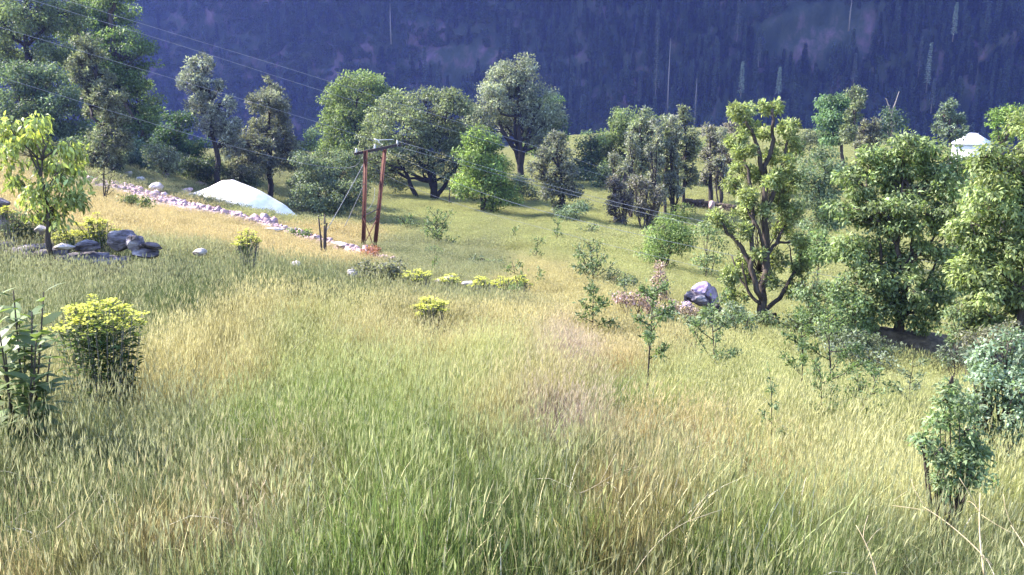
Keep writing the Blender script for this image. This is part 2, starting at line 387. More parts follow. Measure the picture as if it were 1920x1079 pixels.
# ------------------------------------------------------------------ grass
gc = bpy.data.collections.new('grass_kinds')
def grass_material():
    m, nt, b = mat_new('grass_blades'); N = nt.nodes; Lk = nt.links
    a = N.new('ShaderNodeAttribute'); a.attribute_name = 'tint'; a.attribute_type = 'INSTANCER'
    c = N.new('ShaderNodeAttribute'); c.attribute_name = 'col'      # r brightness, g straw share, b pale share
    sep = N.new('ShaderNodeSeparateColor'); Lk.new(c.outputs['Color'], sep.inputs[0])
    m1 = N.new('ShaderNodeMix'); m1.data_type = 'RGBA'; Lk.new(sep.outputs[1], m1.inputs[0]); Lk.new(a.outputs['Color'], m1.inputs[6]); m1.inputs[7].default_value = (.54, .48, .26, 1)
    m2 = N.new('ShaderNodeMix'); m2.data_type = 'RGBA'; Lk.new(sep.outputs[2], m2.inputs[0]); Lk.new(m1.outputs[2], m2.inputs[6]); m2.inputs[7].default_value = (.68, .62, .52, 1)
    vm = N.new('ShaderNodeVectorMath'); vm.operation = 'SCALE'; Lk.new(m2.outputs[2], vm.inputs[0]); Lk.new(sep.outputs[0], vm.inputs['Scale'])
    Lk.new(vm.outputs[0], b.inputs['Base Color']); b.inputs['Roughness'].default_value = .5; b.inputs['Specular IOR Level'].default_value = .3
    tr = N.new('ShaderNodeBsdfTranslucent'); Lk.new(vm.outputs[0], tr.inputs[0]); mx = N.new('ShaderNodeMixShader'); mx.inputs[0].default_value = .4
    Lk.new(b.outputs[0], mx.inputs[1]); Lk.new(tr.outputs[0], mx.inputs[2]); Lk.new(mx.outputs[0], N['Material Output'].inputs[0])
    return m
M_grass = grass_material()
def ribbon(pos, az, lean0, lean1, H, w, seg, col, tipw=0.15, hang=0.0):
    """n bent ribbons; pos (n,3) foot, lean in radians from vertical at foot/tip"""
    n = len(pos); out = np.stack([np.cos(az), np.sin(az), np.zeros(n)], -1); fa = az + rng.uniform(0, 3.14, n)
    side = np.stack([np.cos(fa), np.sin(fa), np.zeros(n)], -1)
    vs = []; p = pos.copy()
    for i in range(seg + 1):
        t = i / seg; ww = (w * (1 - t) + w * tipw * t)[:, None] * .5
        vs += [p - side * ww, p + side * ww]
        ln = lean0 + (lean1 - lean0) * (t + .5 / seg)
        p = p + (out * np.sin(ln)[:, None] + np.array([0, 0, 1]) * np.cos(ln)[:, None]) * (H / seg)[:, None]
    v = np.stack(vs, 1); k = v.shape[1]; b = np.arange(n)[:, None] * k
    f = np.concatenate([b + np.array([2*i, 2*i+1, 2*i+3, 2*i+2])[None] for i in range(seg)])
    return v.reshape(-1, 3), f, np.repeat(col, k, 0), p
def tuft(name, R, ns, nl, h, sw, lw, hw, heads=1.0, seg=2, headlen=.085, pale=0.02):
    V = []; F = []; K = []; base = 0
    def add(v, f, c):
        nonlocal base
        V.append(v); F.append(f + base); K.append(c); base += len(v)
    r = R * np.sqrt(rng.random(ns)); a = rng.uniform(0, 6.28, ns); pos = np.stack([r*np.cos(a), r*np.sin(a), np.full(ns, -.03)], -1)
    H = h * rng.normal(.92, .13, ns).clip(.55, 1.25); az = rng.normal(0.1, 1.1, ns); l0 = np.abs(rng.normal(.05, .05, ns)); l1 = np.abs(rng.normal(.16, .12, ns))
    br = rng.uniform(.4, 1.3, ns); st = rng.uniform(0, .35, ns)
    v, f, c, tip = ribbon(pos, az, l0, l1, H, np.full(ns, sw), seg, np.stack([br * .85, st, 0*br], -1), tipw=.7); add(v, f, c)
    k = rng.random(ns) < heads
    if k.any():
        m = k.sum(); hl = headlen * rng.uniform(.7, 1.3, m)
        for q in range(2):
            out = np.stack([np.cos(az[k]), np.sin(az[k]), np.zeros(m)], -1); ln = l1[k] + rng.uniform(-.12, .2, m)
            d = out * np.sin(ln)[:, None] + np.array([0, 0, 1]) * np.cos(ln)[:, None]
            col = np.stack([rng.uniform(.8, 1.25, m), rng.uniform(.1, .5, m), rng.uniform(0, .15, m)], -1)
            nrm = rng.normal(size=(m, 3)); lv, lf, lc = leaves(tip[k] - d * .01, d, nrm, hl, hw, col, curl=.05); add(lv, lf, lc)
    if nl:
        r = R * np.sqrt(rng.random(nl)); a = rng.uniform(0, 6.28, nl); z = h * rng.uniform(0, .45, nl)
        pos = np.stack([r*np.cos(a), r*np.sin(a), z], -1); az = rng.uniform(0, 6.28, nl)
        pl = (rng.random(nl) < pale) * 1.0; stw = (rng.random(nl) < .18) * rng.uniform(.4, 1, nl)
        v, f, c, tip = ribbon(pos, az, rng.uniform(.03, .3, nl), rng.uniform(.15, 1.2, nl) ** 1.3, h * rng.uniform(.35, .75, nl), lw * rng.uniform(.6, 1.3, nl), 3, np.stack([rng.uniform(.35, 1.3, nl), stw, pl * .9], -1), tipw=.1); add(v, f, c)
    return raw_mesh(name, np.concatenate(V), np.concatenate(F), np.concatenate(K))
gi_ = 0
def addk(me):
    global gi_
    hidden(gc, 'kind_%02d' % gi_, me, M_grass); gi_ += 1
for k in range(6): addk(tuft('near_tuft', .17, 26, 50, .62, .0032, .0068, .0055, .65, 3, .08))          # 0-5
for k in range(4): addk(tuft('near_dry', .17, 26, 40, .56, .0032, .0068, .0055, .6, 3, .08, pale=.12))     # 6-9
for k in range(5): addk(tuft('mid_tuft', .34, 60, 60, .44, .006, .012, .012, .8, 2, .085))          # 10-14
for k in range(4): addk(tuft('far_tuft', 1.0, 170, 150, .29, .022, .034, .036, .8, 1, .10))         # 15-18
for k in range(3): addk(tuft('lush_tuft', .26, 18, 90, .55, .005, .014, .010, .3, 3, pale=0))      # 19-21

def arching(name, n, h, w, pale):
    r = .1 * np.sqrt(rng.random(n)); a = rng.uniform(0, 6.28, n); pos = np.stack([r*np.cos(a), r*np.sin(a), np.full(n, .0)], -1)
    v, f, c, tip = ribbon(pos, a + rng.normal(size=n) * .4, rng.uniform(.0, .35, n), rng.uniform(1.0, 2.6, n), h * rng.uniform(.7, 1.25, n), w * rng.uniform(.6, 1.3, n), 6, np.stack([rng.uniform(.8, 1.3, n), rng.uniform(0, .8, n), (rng.random(n) < pale) * .9], -1), tipw=.08)
    return raw_mesh(name, v, f, c)
for k in range(3): addk(arching('arching_blades', 12, .85, .011, .15))     # 22-24
for k in range(2): addk(arching('withered_leaves', 7, .60, .023, .9))      # 25-26

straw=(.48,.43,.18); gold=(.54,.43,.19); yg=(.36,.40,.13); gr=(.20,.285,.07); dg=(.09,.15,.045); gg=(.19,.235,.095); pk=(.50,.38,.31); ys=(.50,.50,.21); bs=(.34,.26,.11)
TM = [(60,520,gg),(200,500,gg),(330,545,dg),(560,520,dg),(450,570,straw),(100,600,gg),(300,400,gold),(250,370,gold),(450,440,gold),(600,440,gold),(630,480,gold),  # dg at the terrace hollows paints their shade into the grass tint
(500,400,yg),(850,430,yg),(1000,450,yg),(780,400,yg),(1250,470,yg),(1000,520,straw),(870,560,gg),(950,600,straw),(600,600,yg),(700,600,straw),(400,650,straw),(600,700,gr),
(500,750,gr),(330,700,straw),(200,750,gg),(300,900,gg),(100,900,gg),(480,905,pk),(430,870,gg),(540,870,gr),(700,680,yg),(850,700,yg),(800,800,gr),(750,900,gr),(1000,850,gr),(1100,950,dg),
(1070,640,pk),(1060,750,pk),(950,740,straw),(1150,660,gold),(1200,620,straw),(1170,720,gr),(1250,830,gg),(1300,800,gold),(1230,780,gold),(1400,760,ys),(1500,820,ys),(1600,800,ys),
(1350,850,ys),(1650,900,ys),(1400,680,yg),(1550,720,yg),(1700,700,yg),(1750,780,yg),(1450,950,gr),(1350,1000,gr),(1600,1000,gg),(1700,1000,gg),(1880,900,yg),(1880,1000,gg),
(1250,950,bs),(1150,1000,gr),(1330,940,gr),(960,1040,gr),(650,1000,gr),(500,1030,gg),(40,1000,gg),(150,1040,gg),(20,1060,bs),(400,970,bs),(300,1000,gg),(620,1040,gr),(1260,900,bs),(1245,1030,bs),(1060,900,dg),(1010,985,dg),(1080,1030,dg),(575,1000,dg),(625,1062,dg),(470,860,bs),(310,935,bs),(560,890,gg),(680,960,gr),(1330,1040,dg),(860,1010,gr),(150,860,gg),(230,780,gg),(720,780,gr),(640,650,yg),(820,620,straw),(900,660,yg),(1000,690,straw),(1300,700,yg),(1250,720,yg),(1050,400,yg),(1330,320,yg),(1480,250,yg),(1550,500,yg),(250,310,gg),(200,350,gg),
(750,470,gg),(800,490,gg),(900,500,gg),(1150,480,yg),(1300,500,yg),(560,400,gg),(100,400,gold),(20,330,gold)]
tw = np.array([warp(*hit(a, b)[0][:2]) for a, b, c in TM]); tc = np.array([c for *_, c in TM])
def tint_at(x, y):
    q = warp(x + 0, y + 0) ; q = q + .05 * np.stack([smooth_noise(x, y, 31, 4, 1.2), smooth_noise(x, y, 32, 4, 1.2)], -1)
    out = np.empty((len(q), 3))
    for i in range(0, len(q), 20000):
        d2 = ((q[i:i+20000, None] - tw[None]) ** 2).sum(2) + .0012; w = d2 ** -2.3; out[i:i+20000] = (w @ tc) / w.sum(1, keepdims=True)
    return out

# the stony track, the white mound and other bare places, in world metres
TR = [(222,349,3.0),(290,367,3.2),(350,387,2.8),(430,403,1.8),(540,433,.55),(600,450,.4),(660,468,.35),(740,492,.3)]
trp = np.array([hit(a, b)[0] for a, b, w in TR]); trw = np.array([w for *_, w in TR])
def resample(p, w, n):
    s = np.concatenate([[0], np.cumsum(np.linalg.norm(np.diff(p[:, :2], axis=0), axis=1))]); q = np.linspace(0, s[-1], n)
    return np.stack([np.interp(q, s, p[:, i]) for i in range(2)], -1), np.interp(q, s, w)
tq, tqw = resample(trp, trw, 160)
MP, MT = hit(450, 386)
def bare_mask(x, y):
    k = np.zeros(len(x), bool)
    d = np.sqrt(((np.stack([x, y], -1)[:, None] - tq[None]) ** 2).sum(2)); k |= (d < tqw[None] * rng.uniform(.8, 1.05, (len(x), 1)) + (.35 if len(x) > 20000 else .1)).any(1)
    k &= rng.random(len(x)) > .12
    k |= (((x - MP[0]) / 5.2) ** 2 + ((y - MP[1] + .6) / 3.6) ** 2) < 1
    return k
def region(n_per, y0, y1, spread, i0, i1, hs=1.0, jitter=.25):
    # uniform over a wedge that is wider than the view
    A = (y1 ** 2 - y0 ** 2) * spread; n = int(A * n_per)
    y = np.sqrt(rng.uniform(y0 ** 2, y1 ** 2, n)); x = y * rng.uniform(-spread, spread, n)
    return x, y, n
def lush_at(x, y):
    out = np.zeros(len(x))
    for a, b, r in [(560, 520, 2.2), (330, 560, 1.6), (620, 525, 1.8), (1100, 1000, .5), (700, 1000, .5), (860, 545, 2.0), (820, 480, 5), (1000,470,3),(590,395,5),(1180,930,.45),(420,1060,.4),(820,1060,.5),(930,1000,.4),(1400,1000,.5),(250,960,.4),(780,930,.4),(1250,1050,.35)]:
        p = hit(a, b)[0]; out = np.maximum(out, np.exp(-((x - p[0]) ** 2 + (y - p[1]) ** 2) / r ** 2))
    return out
def short_at(x, y):
    out = np.zeros(len(x))
    for a, b, rr in [(785,538,1.6),(830,540,1.8),(880,545,1.8),(930,548,1.8),(980,545,1.6),(1180,598,1.6),(1240,600,1.6),(1300,600,1.8),(1340,600,1.8),(225,482,1.3),(270,484,1.3),(180,482,1.2),(120,482,1.0),(375,482,1.0),(560,505,1.3),(808,600,1.0),(700,530,1.6),(660,520,1.4),(300,395,2.5),(250,380,2.5),(380,410,2.5),(450,405,3),(540,405,3),(1600,690,2),(1700,700,2),(1800,705,2),(1490,665,1.2),(1115,620,1),(462,498,1.2),(540,440,2),(640,470,2.2)]:
        p = hit(a, b)[0]; out = np.maximum(out, np.exp(-((x - p[0]) ** 2 + (y - p[1]) ** 2) / rr ** 2))
    return out
PX = []; RT = []; SC_ = []; IX = []; TN = []
for (npm, y0, y1, sp, kinds, dk) in [(40, 1.5, 8.5, 1.0, (0, 6), (6, 10)), (34, 8.5, 17, .85, (0, 6), (6, 10)), (13, 17, 50, .8, (10, 15), (10, 15)), (1.9, 50, 225, .75, (15, 19), (15, 19))]:
    x, y, n = region(npm, y0, y1, sp, 0, 0)
    if y0 == 1.5: y = y - .3
    if npm < 2:
        k = bare_mask(x, y); x, y = x[~k], y[~k]
    elif y1 > 20:
        k = bare_mask(x, y); x, y = x[~k], y[~k]
    if y1 < 20:                       # trampled and thin places
        thin = smooth_noise(x, y, 61, 5, 2.2) > .72; k = thin & (rng.random(len(x)) < .75); x, y = x[~k], y[~k]
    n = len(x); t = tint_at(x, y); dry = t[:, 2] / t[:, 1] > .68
    lush = lush_at(x, y)
    ix = rng.integers(*kinds, n); ix = np.where(dry & (rng.random(n) < .8), rng.integers(*dk, n), ix)
    if y0 < 40: ix = np.where(rng.random(n) < lush * .9, rng.integers(19, 22, n), ix); 
    if y1 < 20: q_ = rng.random(n); ix = np.where(q_ < .05, rng.integers(22, 25, n), np.where(q_ > .95, rng.integers(25, 27, n), ix))
    sv = (1 + .15 * smooth_noise(x, y, 41, 5, 1.3) + rng.normal(size=n) * .10).clip(.55, 1.5) * (1 + .3 * lush) * (1 - .5 * short_at(x, y))
    sv = sv * gh(x, y) / (.62 if y1 < 20 else .52 if y1 < 60 else .38)
    PX.append(np.stack([x, y, gz(x, y)], -1)); IX.append(ix)
    lean = .07 + .05 * smooth_noise(x, y, 43, 3, .7)
    RT.append(np.stack([rng.normal(size=n) * .05, lean * .6 + rng.normal(size=n) * .08, rng.normal(size=n) * .8], -1)); SC_.append(np.stack([sv**0*1.0, sv**0*1.0, sv], -1))
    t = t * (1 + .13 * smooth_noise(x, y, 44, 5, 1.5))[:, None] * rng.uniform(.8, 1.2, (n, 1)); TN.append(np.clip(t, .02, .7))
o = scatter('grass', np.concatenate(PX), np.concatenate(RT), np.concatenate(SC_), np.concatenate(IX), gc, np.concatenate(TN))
tag(o, 'tall seeding meadow grass, straw and green, covering the whole slope', 'grass', None, 'stuff')

#__OBJECTS__
# ------------------------------------------------------------------ trees and shrubs
def ground_at(px, py, t=None):
    if t is None:
        p, t = hit(px, py)
    else:
        p = P(px, py, t)
    b = np.array([p[0], p[1], float(gz(p[0], p[1]))])
    return b, t

def tree(name, label, cat, base, lobes, col, t=None, lp=5.0, cover=3.6, rc=None, tr=None, style='round', stems=1, group=None,
         bark=None, mat=None, limbs=None, asp=.5, droop=.25, depth=.8, fork=.35, yel=0.0, twigs=1.0, cpl=1.0, trunk_top=.8, curl=.25, rows=2):
    B, t = ground_at(*base, t); m = t / FPX; L = lobes
    e = empty(name, B)
    g = Geo(); cen = []; rad = []
    X0 = np.mean([l[0] for l in L])
    col = np.array(col) * 1.22; L = [(l[0], l[1], l[2] * 1.1, l[3] * 1.1) + tuple(l[4:]) for l in L]
    if style == 'pollard': cover = cover * 1.35; rc = (rc or 10) * .82; cpl = cpl * 1.15; rc = rc * .9
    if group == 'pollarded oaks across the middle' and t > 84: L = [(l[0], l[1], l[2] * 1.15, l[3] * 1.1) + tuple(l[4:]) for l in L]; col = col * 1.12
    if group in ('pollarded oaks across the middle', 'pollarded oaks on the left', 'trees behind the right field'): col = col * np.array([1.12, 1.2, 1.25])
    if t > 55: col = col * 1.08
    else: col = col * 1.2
    for l in L:
        cx, cy, rx, ry = l[:4]
        dz = l[4] if len(l) > 4 else rng.uniform(-1, 1) * depth * rx * m
        p = P(cx, cy, t + dz) - B; cen.append(p); rad.append((rx * m, rx * m * .95, ry * m))
    cen = np.array(cen); rad = np.array(rad); ht = max(c[2] + r[2] for c, r in zip(cen, rad))
    tr = tr or ht * .028
    top = cen[np.argmax(cen[:, 2])]
    foot = np.zeros(3)
    if stems == 1:
        hd = cen.mean(0) * .5 + top * .5; hd[2] = ht * trunk_top
        tp = curve(foot - np.array([0, 0, .25]), hd, rng.normal(size=3) * ht * .02 * np.array([1, 1, 0]) - np.array([hd[0] * .3, hd[1] * .3, 0]), 10)
        tp[1:-1, :2] += rng.normal(size=(8, 2)) * ht * .008
        rr = tr * (1 - .8 * np.linspace(0, 1, 10)); rr[0] *= 1.35
        g.tube(tp, rr, 8, .05)
    cl = []; cr = []
    rcm = (rc or (lp * 3.2)) * m
    for c, r in zip(cen, rad):
        if stems == 1:
            hz = np.linalg.norm(c[:2]); za = np.clip(c[2] - r[2] * .6 - .5 * hz, ht * fork * rng.uniform(.7, 1), ht * trunk_top)
            k = int(np.clip(np.searchsorted(tp[:, 2], za), 1, 8)); a = tp[k]; lr = tr * .42
        else:
            a = foot + rng.normal(size=3) * np.array([.12, .12, 0]) * stems * tr * 2 - np.array([0, 0, .2]); lr = tr
        out = np.array([c[0] - a[0], c[1] - a[1], 0])
        lim = curve(a, c + np.array([0, 0, r[2] * .3]), out * .22 + rng.normal(size=3) * .04 * ht - np.array([0, 0, .0]), 8)
        lim[1:-1] += rng.normal(size=(6, 3)) * ht * .009
        g.tube(lim, lr * (1 - .75 * np.linspace(0, 1, 8)), 6)
        nc = max(3, int(cpl * 1.6 * (r[0] * r[2] * math.pi) / (rcm ** 2 * 1.6)))
        d = unit(rng.normal(size=(nc, 3))); q = rng.uniform(.25, 1, (nc, 1)) ** .45
        cc = c + d * q * r * .92
        for p in cc:
            cl.append(p); cr.append(rcm * rng.uniform(.6, 1.35))
            if rng.random() < twigs:
                s = lim[rng.integers(3, 8)] if np.linalg.norm(p - lim[5]) < 3 * r.max() else lim[-1]
                g.tube(curve(s, p, rng.normal(size=3) * .08 * r[0] + np.array([0, 0, -.05 * r[2]]), 5), np.linspace(.30, .06, 5) * lr * .6 + .006, 4)
    if limbs:
        for pts, r0, r1 in limbs:
            q = np.array([P(p[0], p[1], t + (p[2] if len(p) > 2 else 0)) - B for p in pts])
            # smooth the limb
            s = np.linspace(0, len(q) - 1, len(q) * 3 - 2); q2 = np.stack([np.interp(s, np.arange(len(q)), q[:, i]) for i in range(3)], -1)
            q2[1:-1] = (q2[:-2] + q2[1:-1] * 2 + q2[2:]) / 4; q2[1:-1] += rng.normal(size=q2[1:-1].shape) * r0 * .25 * m
            g.tube(q2, np.linspace(r0, r1, len(q2)) * m * .8, 8, .06)
    g.build('trunk' if stems == 1 else 'stems', bark or M_bark, e, smooth=True)
    cl = np.array(cl); cr = np.array(cr)
    area = sum(math.pi * l[2] * l[3] for l in L); n = int(cover * 1.3 * area / (asp * .7 * lp * lp))
    n = min(n, 60000)
    w = cr ** 2; k = rng.choice(len(cl), n, p=w / w.sum())
    off = rng.normal(size=(n, 3))
    if style == 'pollard':
        off = unit(off); rr = rng.uniform(.15, 1.0, (n, 1)); pos = cl[k] + off * rr * cr[k, None] * .8
        d = off + rng.normal(size=(n, 3)) * .5 + np.array([0, 0, .15]); nr = rng.normal(size=(n, 3)) * .7 + np.array([0, 0, 1]) + off * .5
    else:
        off = unit(off) * rng.uniform(0, 1, (n, 1)) ** .4
        pos = cl[k] + off * cr[k, None] * np.array([1.15, 1.15, .7])
        d = off * .7 + rng.normal(size=(n, 3)) * .6 - np.array([0, 0, droop]); nr = rng.normal(size=(n, 3)) * .6 + np.array([0, 0, 1]) + off * .6
    ct = rng.normal(1, .2, len(cl)).clip(.5, 1.6); cy = rng.random(len(cl))
    c = np.array(col)[None] * (ct[k] * rng.lognormal(0, .33, n)).clip(.3, 2.2)[:, None]
    if yel: c = c * (1 + (yel * (cy[k] * rng.random(n)))[:, None] * np.array([1.0, .7, 0]))
    ll = lp * m * rng.uniform(.65, 1.35, n)
    v, f, cc = leaves(pos, d, nr, ll, ll * asp, c, rows, curl)
    v[:, 2] = np.maximum(v[:, 2], .02)
    obj('crown', raw_mesh('crown', v, f, cc), mat or M_leaf, e)
    return tag(e, label, cat, group)

BG = (.115, .16, .065); GG = (.125, .155, .085); SG = (.20, .215, .17); DK = (.115, .115, .08); PG = (.15, .125, .115); BL = (.095, .15, .10); YG = (.19, .235, .06); DG = (.06, .09, .04)

# upper left
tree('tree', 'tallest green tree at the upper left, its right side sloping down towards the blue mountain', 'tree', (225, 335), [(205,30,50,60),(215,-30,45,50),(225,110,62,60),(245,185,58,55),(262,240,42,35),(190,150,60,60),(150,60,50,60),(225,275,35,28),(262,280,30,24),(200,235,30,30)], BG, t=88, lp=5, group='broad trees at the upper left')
tree('tree', 'dark limbed tree in the top left corner with gaps between its branches', 'tree', (60, 330), [(50,25,60,45),(20,100,60,40),(110,20,50,40),(95,95,40,30),(40,-40,60,40),(10,50,40,40)], GG, t=72, lp=5, cover=3.4, tr=.4, bark=M_darkbark, group='broad trees at the upper left')
tree('tree', 'low grey-green tree filling the left edge under the dark limbed corner tree', 'tree', (60, 340), [(30,175,60,55),(90,170,50,50),(120,215,45,45),(60,240,60,50),(10,260,50,40)], (.11,.145,.09), t=64, lp=5, group='broad trees at the upper left')
tree('oak_tree', 'dark brownish oak with crooked crown standing in front of the tallest left tree', 'oak', (212, 335), [(205,265,40,30),(190,300,40,24),(165,95,32,22),(150,130,25,25),(180,150,35,28),(205,180,32,26),(180,195,30,24),(215,215,28,20)], DK, t=60, lp=5, rc=15, style='pollard', tr=.32, bark=M_darkbark, group='pollarded oaks on the left')
tree('oak_tree', 'silvery pollarded oak left of its darker twin against the blue mountain', 'oak', (415, 352), [(377,122,24,20),(358,148,28,22),(392,165,26,22),(375,195,28,22),(415,200,24,20),(400,235,30,24),(428,240,22,22),(430,275,24,22),(445,262,18,16)], (.19,.185,.165), t=72, lp=5, cover=3, rc=14, style='pollard', tr=.3, bark=M_darkbark, group='pollarded oaks on the left')
tree('oak_tree', 'dark narrow-topped oak right above the white mound', 'oak', (508, 358), [(505,162,22,20),(500,190,32,24),(520,205,26,22),(500,240,30,28),(530,255,26,28),(490,285,34,26),(540,290,28,26),(515,310,34,22)], (.13,.125,.10), t=76, lp=5, cover=3, rc=14, style='pollard', tr=.3, bark=M_darkbark, group='pollarded oaks on the left')
tree('tree', 'small dark green tree between the corner trees and the silvery oak', 'tree', (335, 335), [(335,240,30,28),(318,275,35,30),(352,280,35,30),(335,305,45,22)], (.06,.10,.05), t=76, lp=5, group='broad trees at the upper left')
for i, (lab, b, lob, c) in enumerate([
    ('round grey-green shrub at the foot of the dark brownish oak', (160,322), [(150,275,42,30),(185,290,35,25),(120,285,35,25)], (.10,.13,.075)),
    ('pale feathery shrub below the tallest left tree, above the scattered stones', (212,318), [(205,295,25,22),(225,300,22,18)], (.16,.18,.11)),
    ('bluish shrub directly right of the tallest left tree\'s foot', (262,325), [(262,290,30,32),(245,300,25,22)], (.10,.14,.11)),
    ('pale twiggy shrub beside the dark boulder above the track', (300,330), [(300,292,22,26),(318,300,20,20)], (.15,.17,.12)),
    ('dark low shrub at the foot of the silvery oak', (370,345), [(360,318,35,20),(395,320,30,22)], (.06,.08,.045)),
    ('brownish shrub squeezed between the two left oaks', (465,340), [(455,285,24,26),(470,255,18,24),(460,315,35,20)], (.13,.13,.095)),
    ('grey shrub just behind the peak of the white mound', (440,345), [(430,330,26,14),(470,338,26,14)], (.09,.11,.07)),
    ('pale green bush right of the dark narrow-topped oak', (570,350), [(575,290,22,28),(590,262,14,14)], (.13,.17,.09)),
    ('large grey-green willow bush behind the guy wires of the pole', (610,392), [(590,330,45,38),(640,320,45,40),(600,365,55,28),(655,360,40,32),(562,352,25,24)], (.13,.155,.10))]):
    tree('shrub', lab, 'shrub', b, lob, c, t=[62,62,70,68,72,74,73,84,70][i], lp=4.5, cover=4.2, stems=5, tr=.06, group='shrubs above the field')

# centre
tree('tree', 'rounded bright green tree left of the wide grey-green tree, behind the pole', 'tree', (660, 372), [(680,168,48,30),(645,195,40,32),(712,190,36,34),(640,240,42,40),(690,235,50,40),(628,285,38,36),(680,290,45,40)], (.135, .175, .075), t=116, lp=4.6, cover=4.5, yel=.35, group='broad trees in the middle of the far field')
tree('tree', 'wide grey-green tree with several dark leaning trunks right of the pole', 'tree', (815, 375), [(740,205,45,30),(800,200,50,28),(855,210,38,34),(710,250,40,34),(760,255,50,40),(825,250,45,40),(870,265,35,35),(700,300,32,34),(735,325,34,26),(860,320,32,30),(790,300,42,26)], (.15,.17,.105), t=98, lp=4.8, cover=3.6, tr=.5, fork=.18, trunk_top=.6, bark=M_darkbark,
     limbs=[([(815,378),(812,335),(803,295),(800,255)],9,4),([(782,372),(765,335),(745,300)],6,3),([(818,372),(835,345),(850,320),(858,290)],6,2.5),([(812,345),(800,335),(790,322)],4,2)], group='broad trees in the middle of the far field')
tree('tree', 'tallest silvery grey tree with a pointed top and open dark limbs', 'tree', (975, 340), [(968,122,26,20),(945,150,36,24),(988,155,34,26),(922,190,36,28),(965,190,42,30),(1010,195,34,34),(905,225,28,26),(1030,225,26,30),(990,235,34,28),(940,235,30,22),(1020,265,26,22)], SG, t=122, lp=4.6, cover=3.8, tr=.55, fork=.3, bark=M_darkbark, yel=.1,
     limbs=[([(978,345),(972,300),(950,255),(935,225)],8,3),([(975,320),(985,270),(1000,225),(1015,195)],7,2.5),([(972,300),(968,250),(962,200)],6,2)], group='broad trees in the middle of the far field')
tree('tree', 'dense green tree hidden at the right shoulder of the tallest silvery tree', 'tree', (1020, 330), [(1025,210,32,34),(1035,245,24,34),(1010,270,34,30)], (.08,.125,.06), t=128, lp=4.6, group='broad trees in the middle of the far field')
tree('tree', 'small vivid green walnut with two thin trunks at the near edge of the far trees', 'walnut tree', (908, 402), [(905,262,34,20),(885,290,32,28),(925,292,34,28),(880,330,28,28),(915,330,42,32),(948,345,26,28),(895,360,36,20),(942,378,28,20)], (.135, .19, .07), t=84, lp=5, cover=4.2, tr=.16, yel=.6, fork=.2,
     limbs=[([(905,403),(904,370),(900,330)],4,2),([(920,402),(928,370),(930,330)],4,2)], group='broad trees in the middle of the far field')
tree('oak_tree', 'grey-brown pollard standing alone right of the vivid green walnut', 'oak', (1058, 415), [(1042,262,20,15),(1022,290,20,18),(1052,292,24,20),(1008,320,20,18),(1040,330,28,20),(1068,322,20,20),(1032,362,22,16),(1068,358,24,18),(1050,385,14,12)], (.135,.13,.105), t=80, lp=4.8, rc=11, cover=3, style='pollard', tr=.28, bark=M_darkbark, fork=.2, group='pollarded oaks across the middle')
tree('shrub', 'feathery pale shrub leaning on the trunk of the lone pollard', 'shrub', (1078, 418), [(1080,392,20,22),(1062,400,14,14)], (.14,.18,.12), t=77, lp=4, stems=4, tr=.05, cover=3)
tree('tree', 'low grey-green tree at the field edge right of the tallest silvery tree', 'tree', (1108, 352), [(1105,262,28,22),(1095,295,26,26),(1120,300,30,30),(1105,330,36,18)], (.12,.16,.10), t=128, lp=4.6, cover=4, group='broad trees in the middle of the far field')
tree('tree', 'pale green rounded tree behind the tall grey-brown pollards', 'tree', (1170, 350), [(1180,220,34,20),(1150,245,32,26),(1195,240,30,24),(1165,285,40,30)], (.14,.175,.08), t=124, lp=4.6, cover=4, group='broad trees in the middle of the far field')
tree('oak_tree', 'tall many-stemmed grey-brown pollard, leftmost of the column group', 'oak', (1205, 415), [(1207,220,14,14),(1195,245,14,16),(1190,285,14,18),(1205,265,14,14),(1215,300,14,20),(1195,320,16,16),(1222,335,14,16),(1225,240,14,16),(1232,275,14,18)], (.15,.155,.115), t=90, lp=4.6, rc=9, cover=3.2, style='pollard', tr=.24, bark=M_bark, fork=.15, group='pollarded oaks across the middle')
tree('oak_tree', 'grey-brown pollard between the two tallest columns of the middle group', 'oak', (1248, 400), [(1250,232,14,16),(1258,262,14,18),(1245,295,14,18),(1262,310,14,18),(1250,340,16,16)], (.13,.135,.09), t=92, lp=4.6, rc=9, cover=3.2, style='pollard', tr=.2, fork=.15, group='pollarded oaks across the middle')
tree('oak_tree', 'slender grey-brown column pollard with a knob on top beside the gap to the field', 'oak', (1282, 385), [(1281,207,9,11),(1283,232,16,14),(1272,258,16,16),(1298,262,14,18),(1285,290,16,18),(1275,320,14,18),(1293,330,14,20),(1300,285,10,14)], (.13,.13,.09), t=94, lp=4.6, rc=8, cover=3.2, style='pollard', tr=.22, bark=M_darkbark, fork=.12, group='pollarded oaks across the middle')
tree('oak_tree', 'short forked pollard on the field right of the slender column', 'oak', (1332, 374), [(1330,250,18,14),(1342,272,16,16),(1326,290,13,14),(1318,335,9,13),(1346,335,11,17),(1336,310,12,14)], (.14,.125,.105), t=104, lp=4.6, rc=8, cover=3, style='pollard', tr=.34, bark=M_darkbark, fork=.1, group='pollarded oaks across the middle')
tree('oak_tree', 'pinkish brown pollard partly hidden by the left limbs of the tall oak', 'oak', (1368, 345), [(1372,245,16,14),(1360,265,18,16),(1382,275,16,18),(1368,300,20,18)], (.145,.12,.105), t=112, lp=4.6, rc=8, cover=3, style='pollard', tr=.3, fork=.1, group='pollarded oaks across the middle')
tree('oak_tree', 'low pinkish many-stemmed oak bush, left of two on the middle field', 'oak', (1170, 440), [(1148,345,12,18),(1165,358,12,20),(1150,385,14,20),(1178,380,14,22),(1160,410,16,14)], PG, t=80, lp=4.4, rc=8, cover=2.6, style='pollard', stems=5, tr=.09, group='pollarded oaks across the middle')
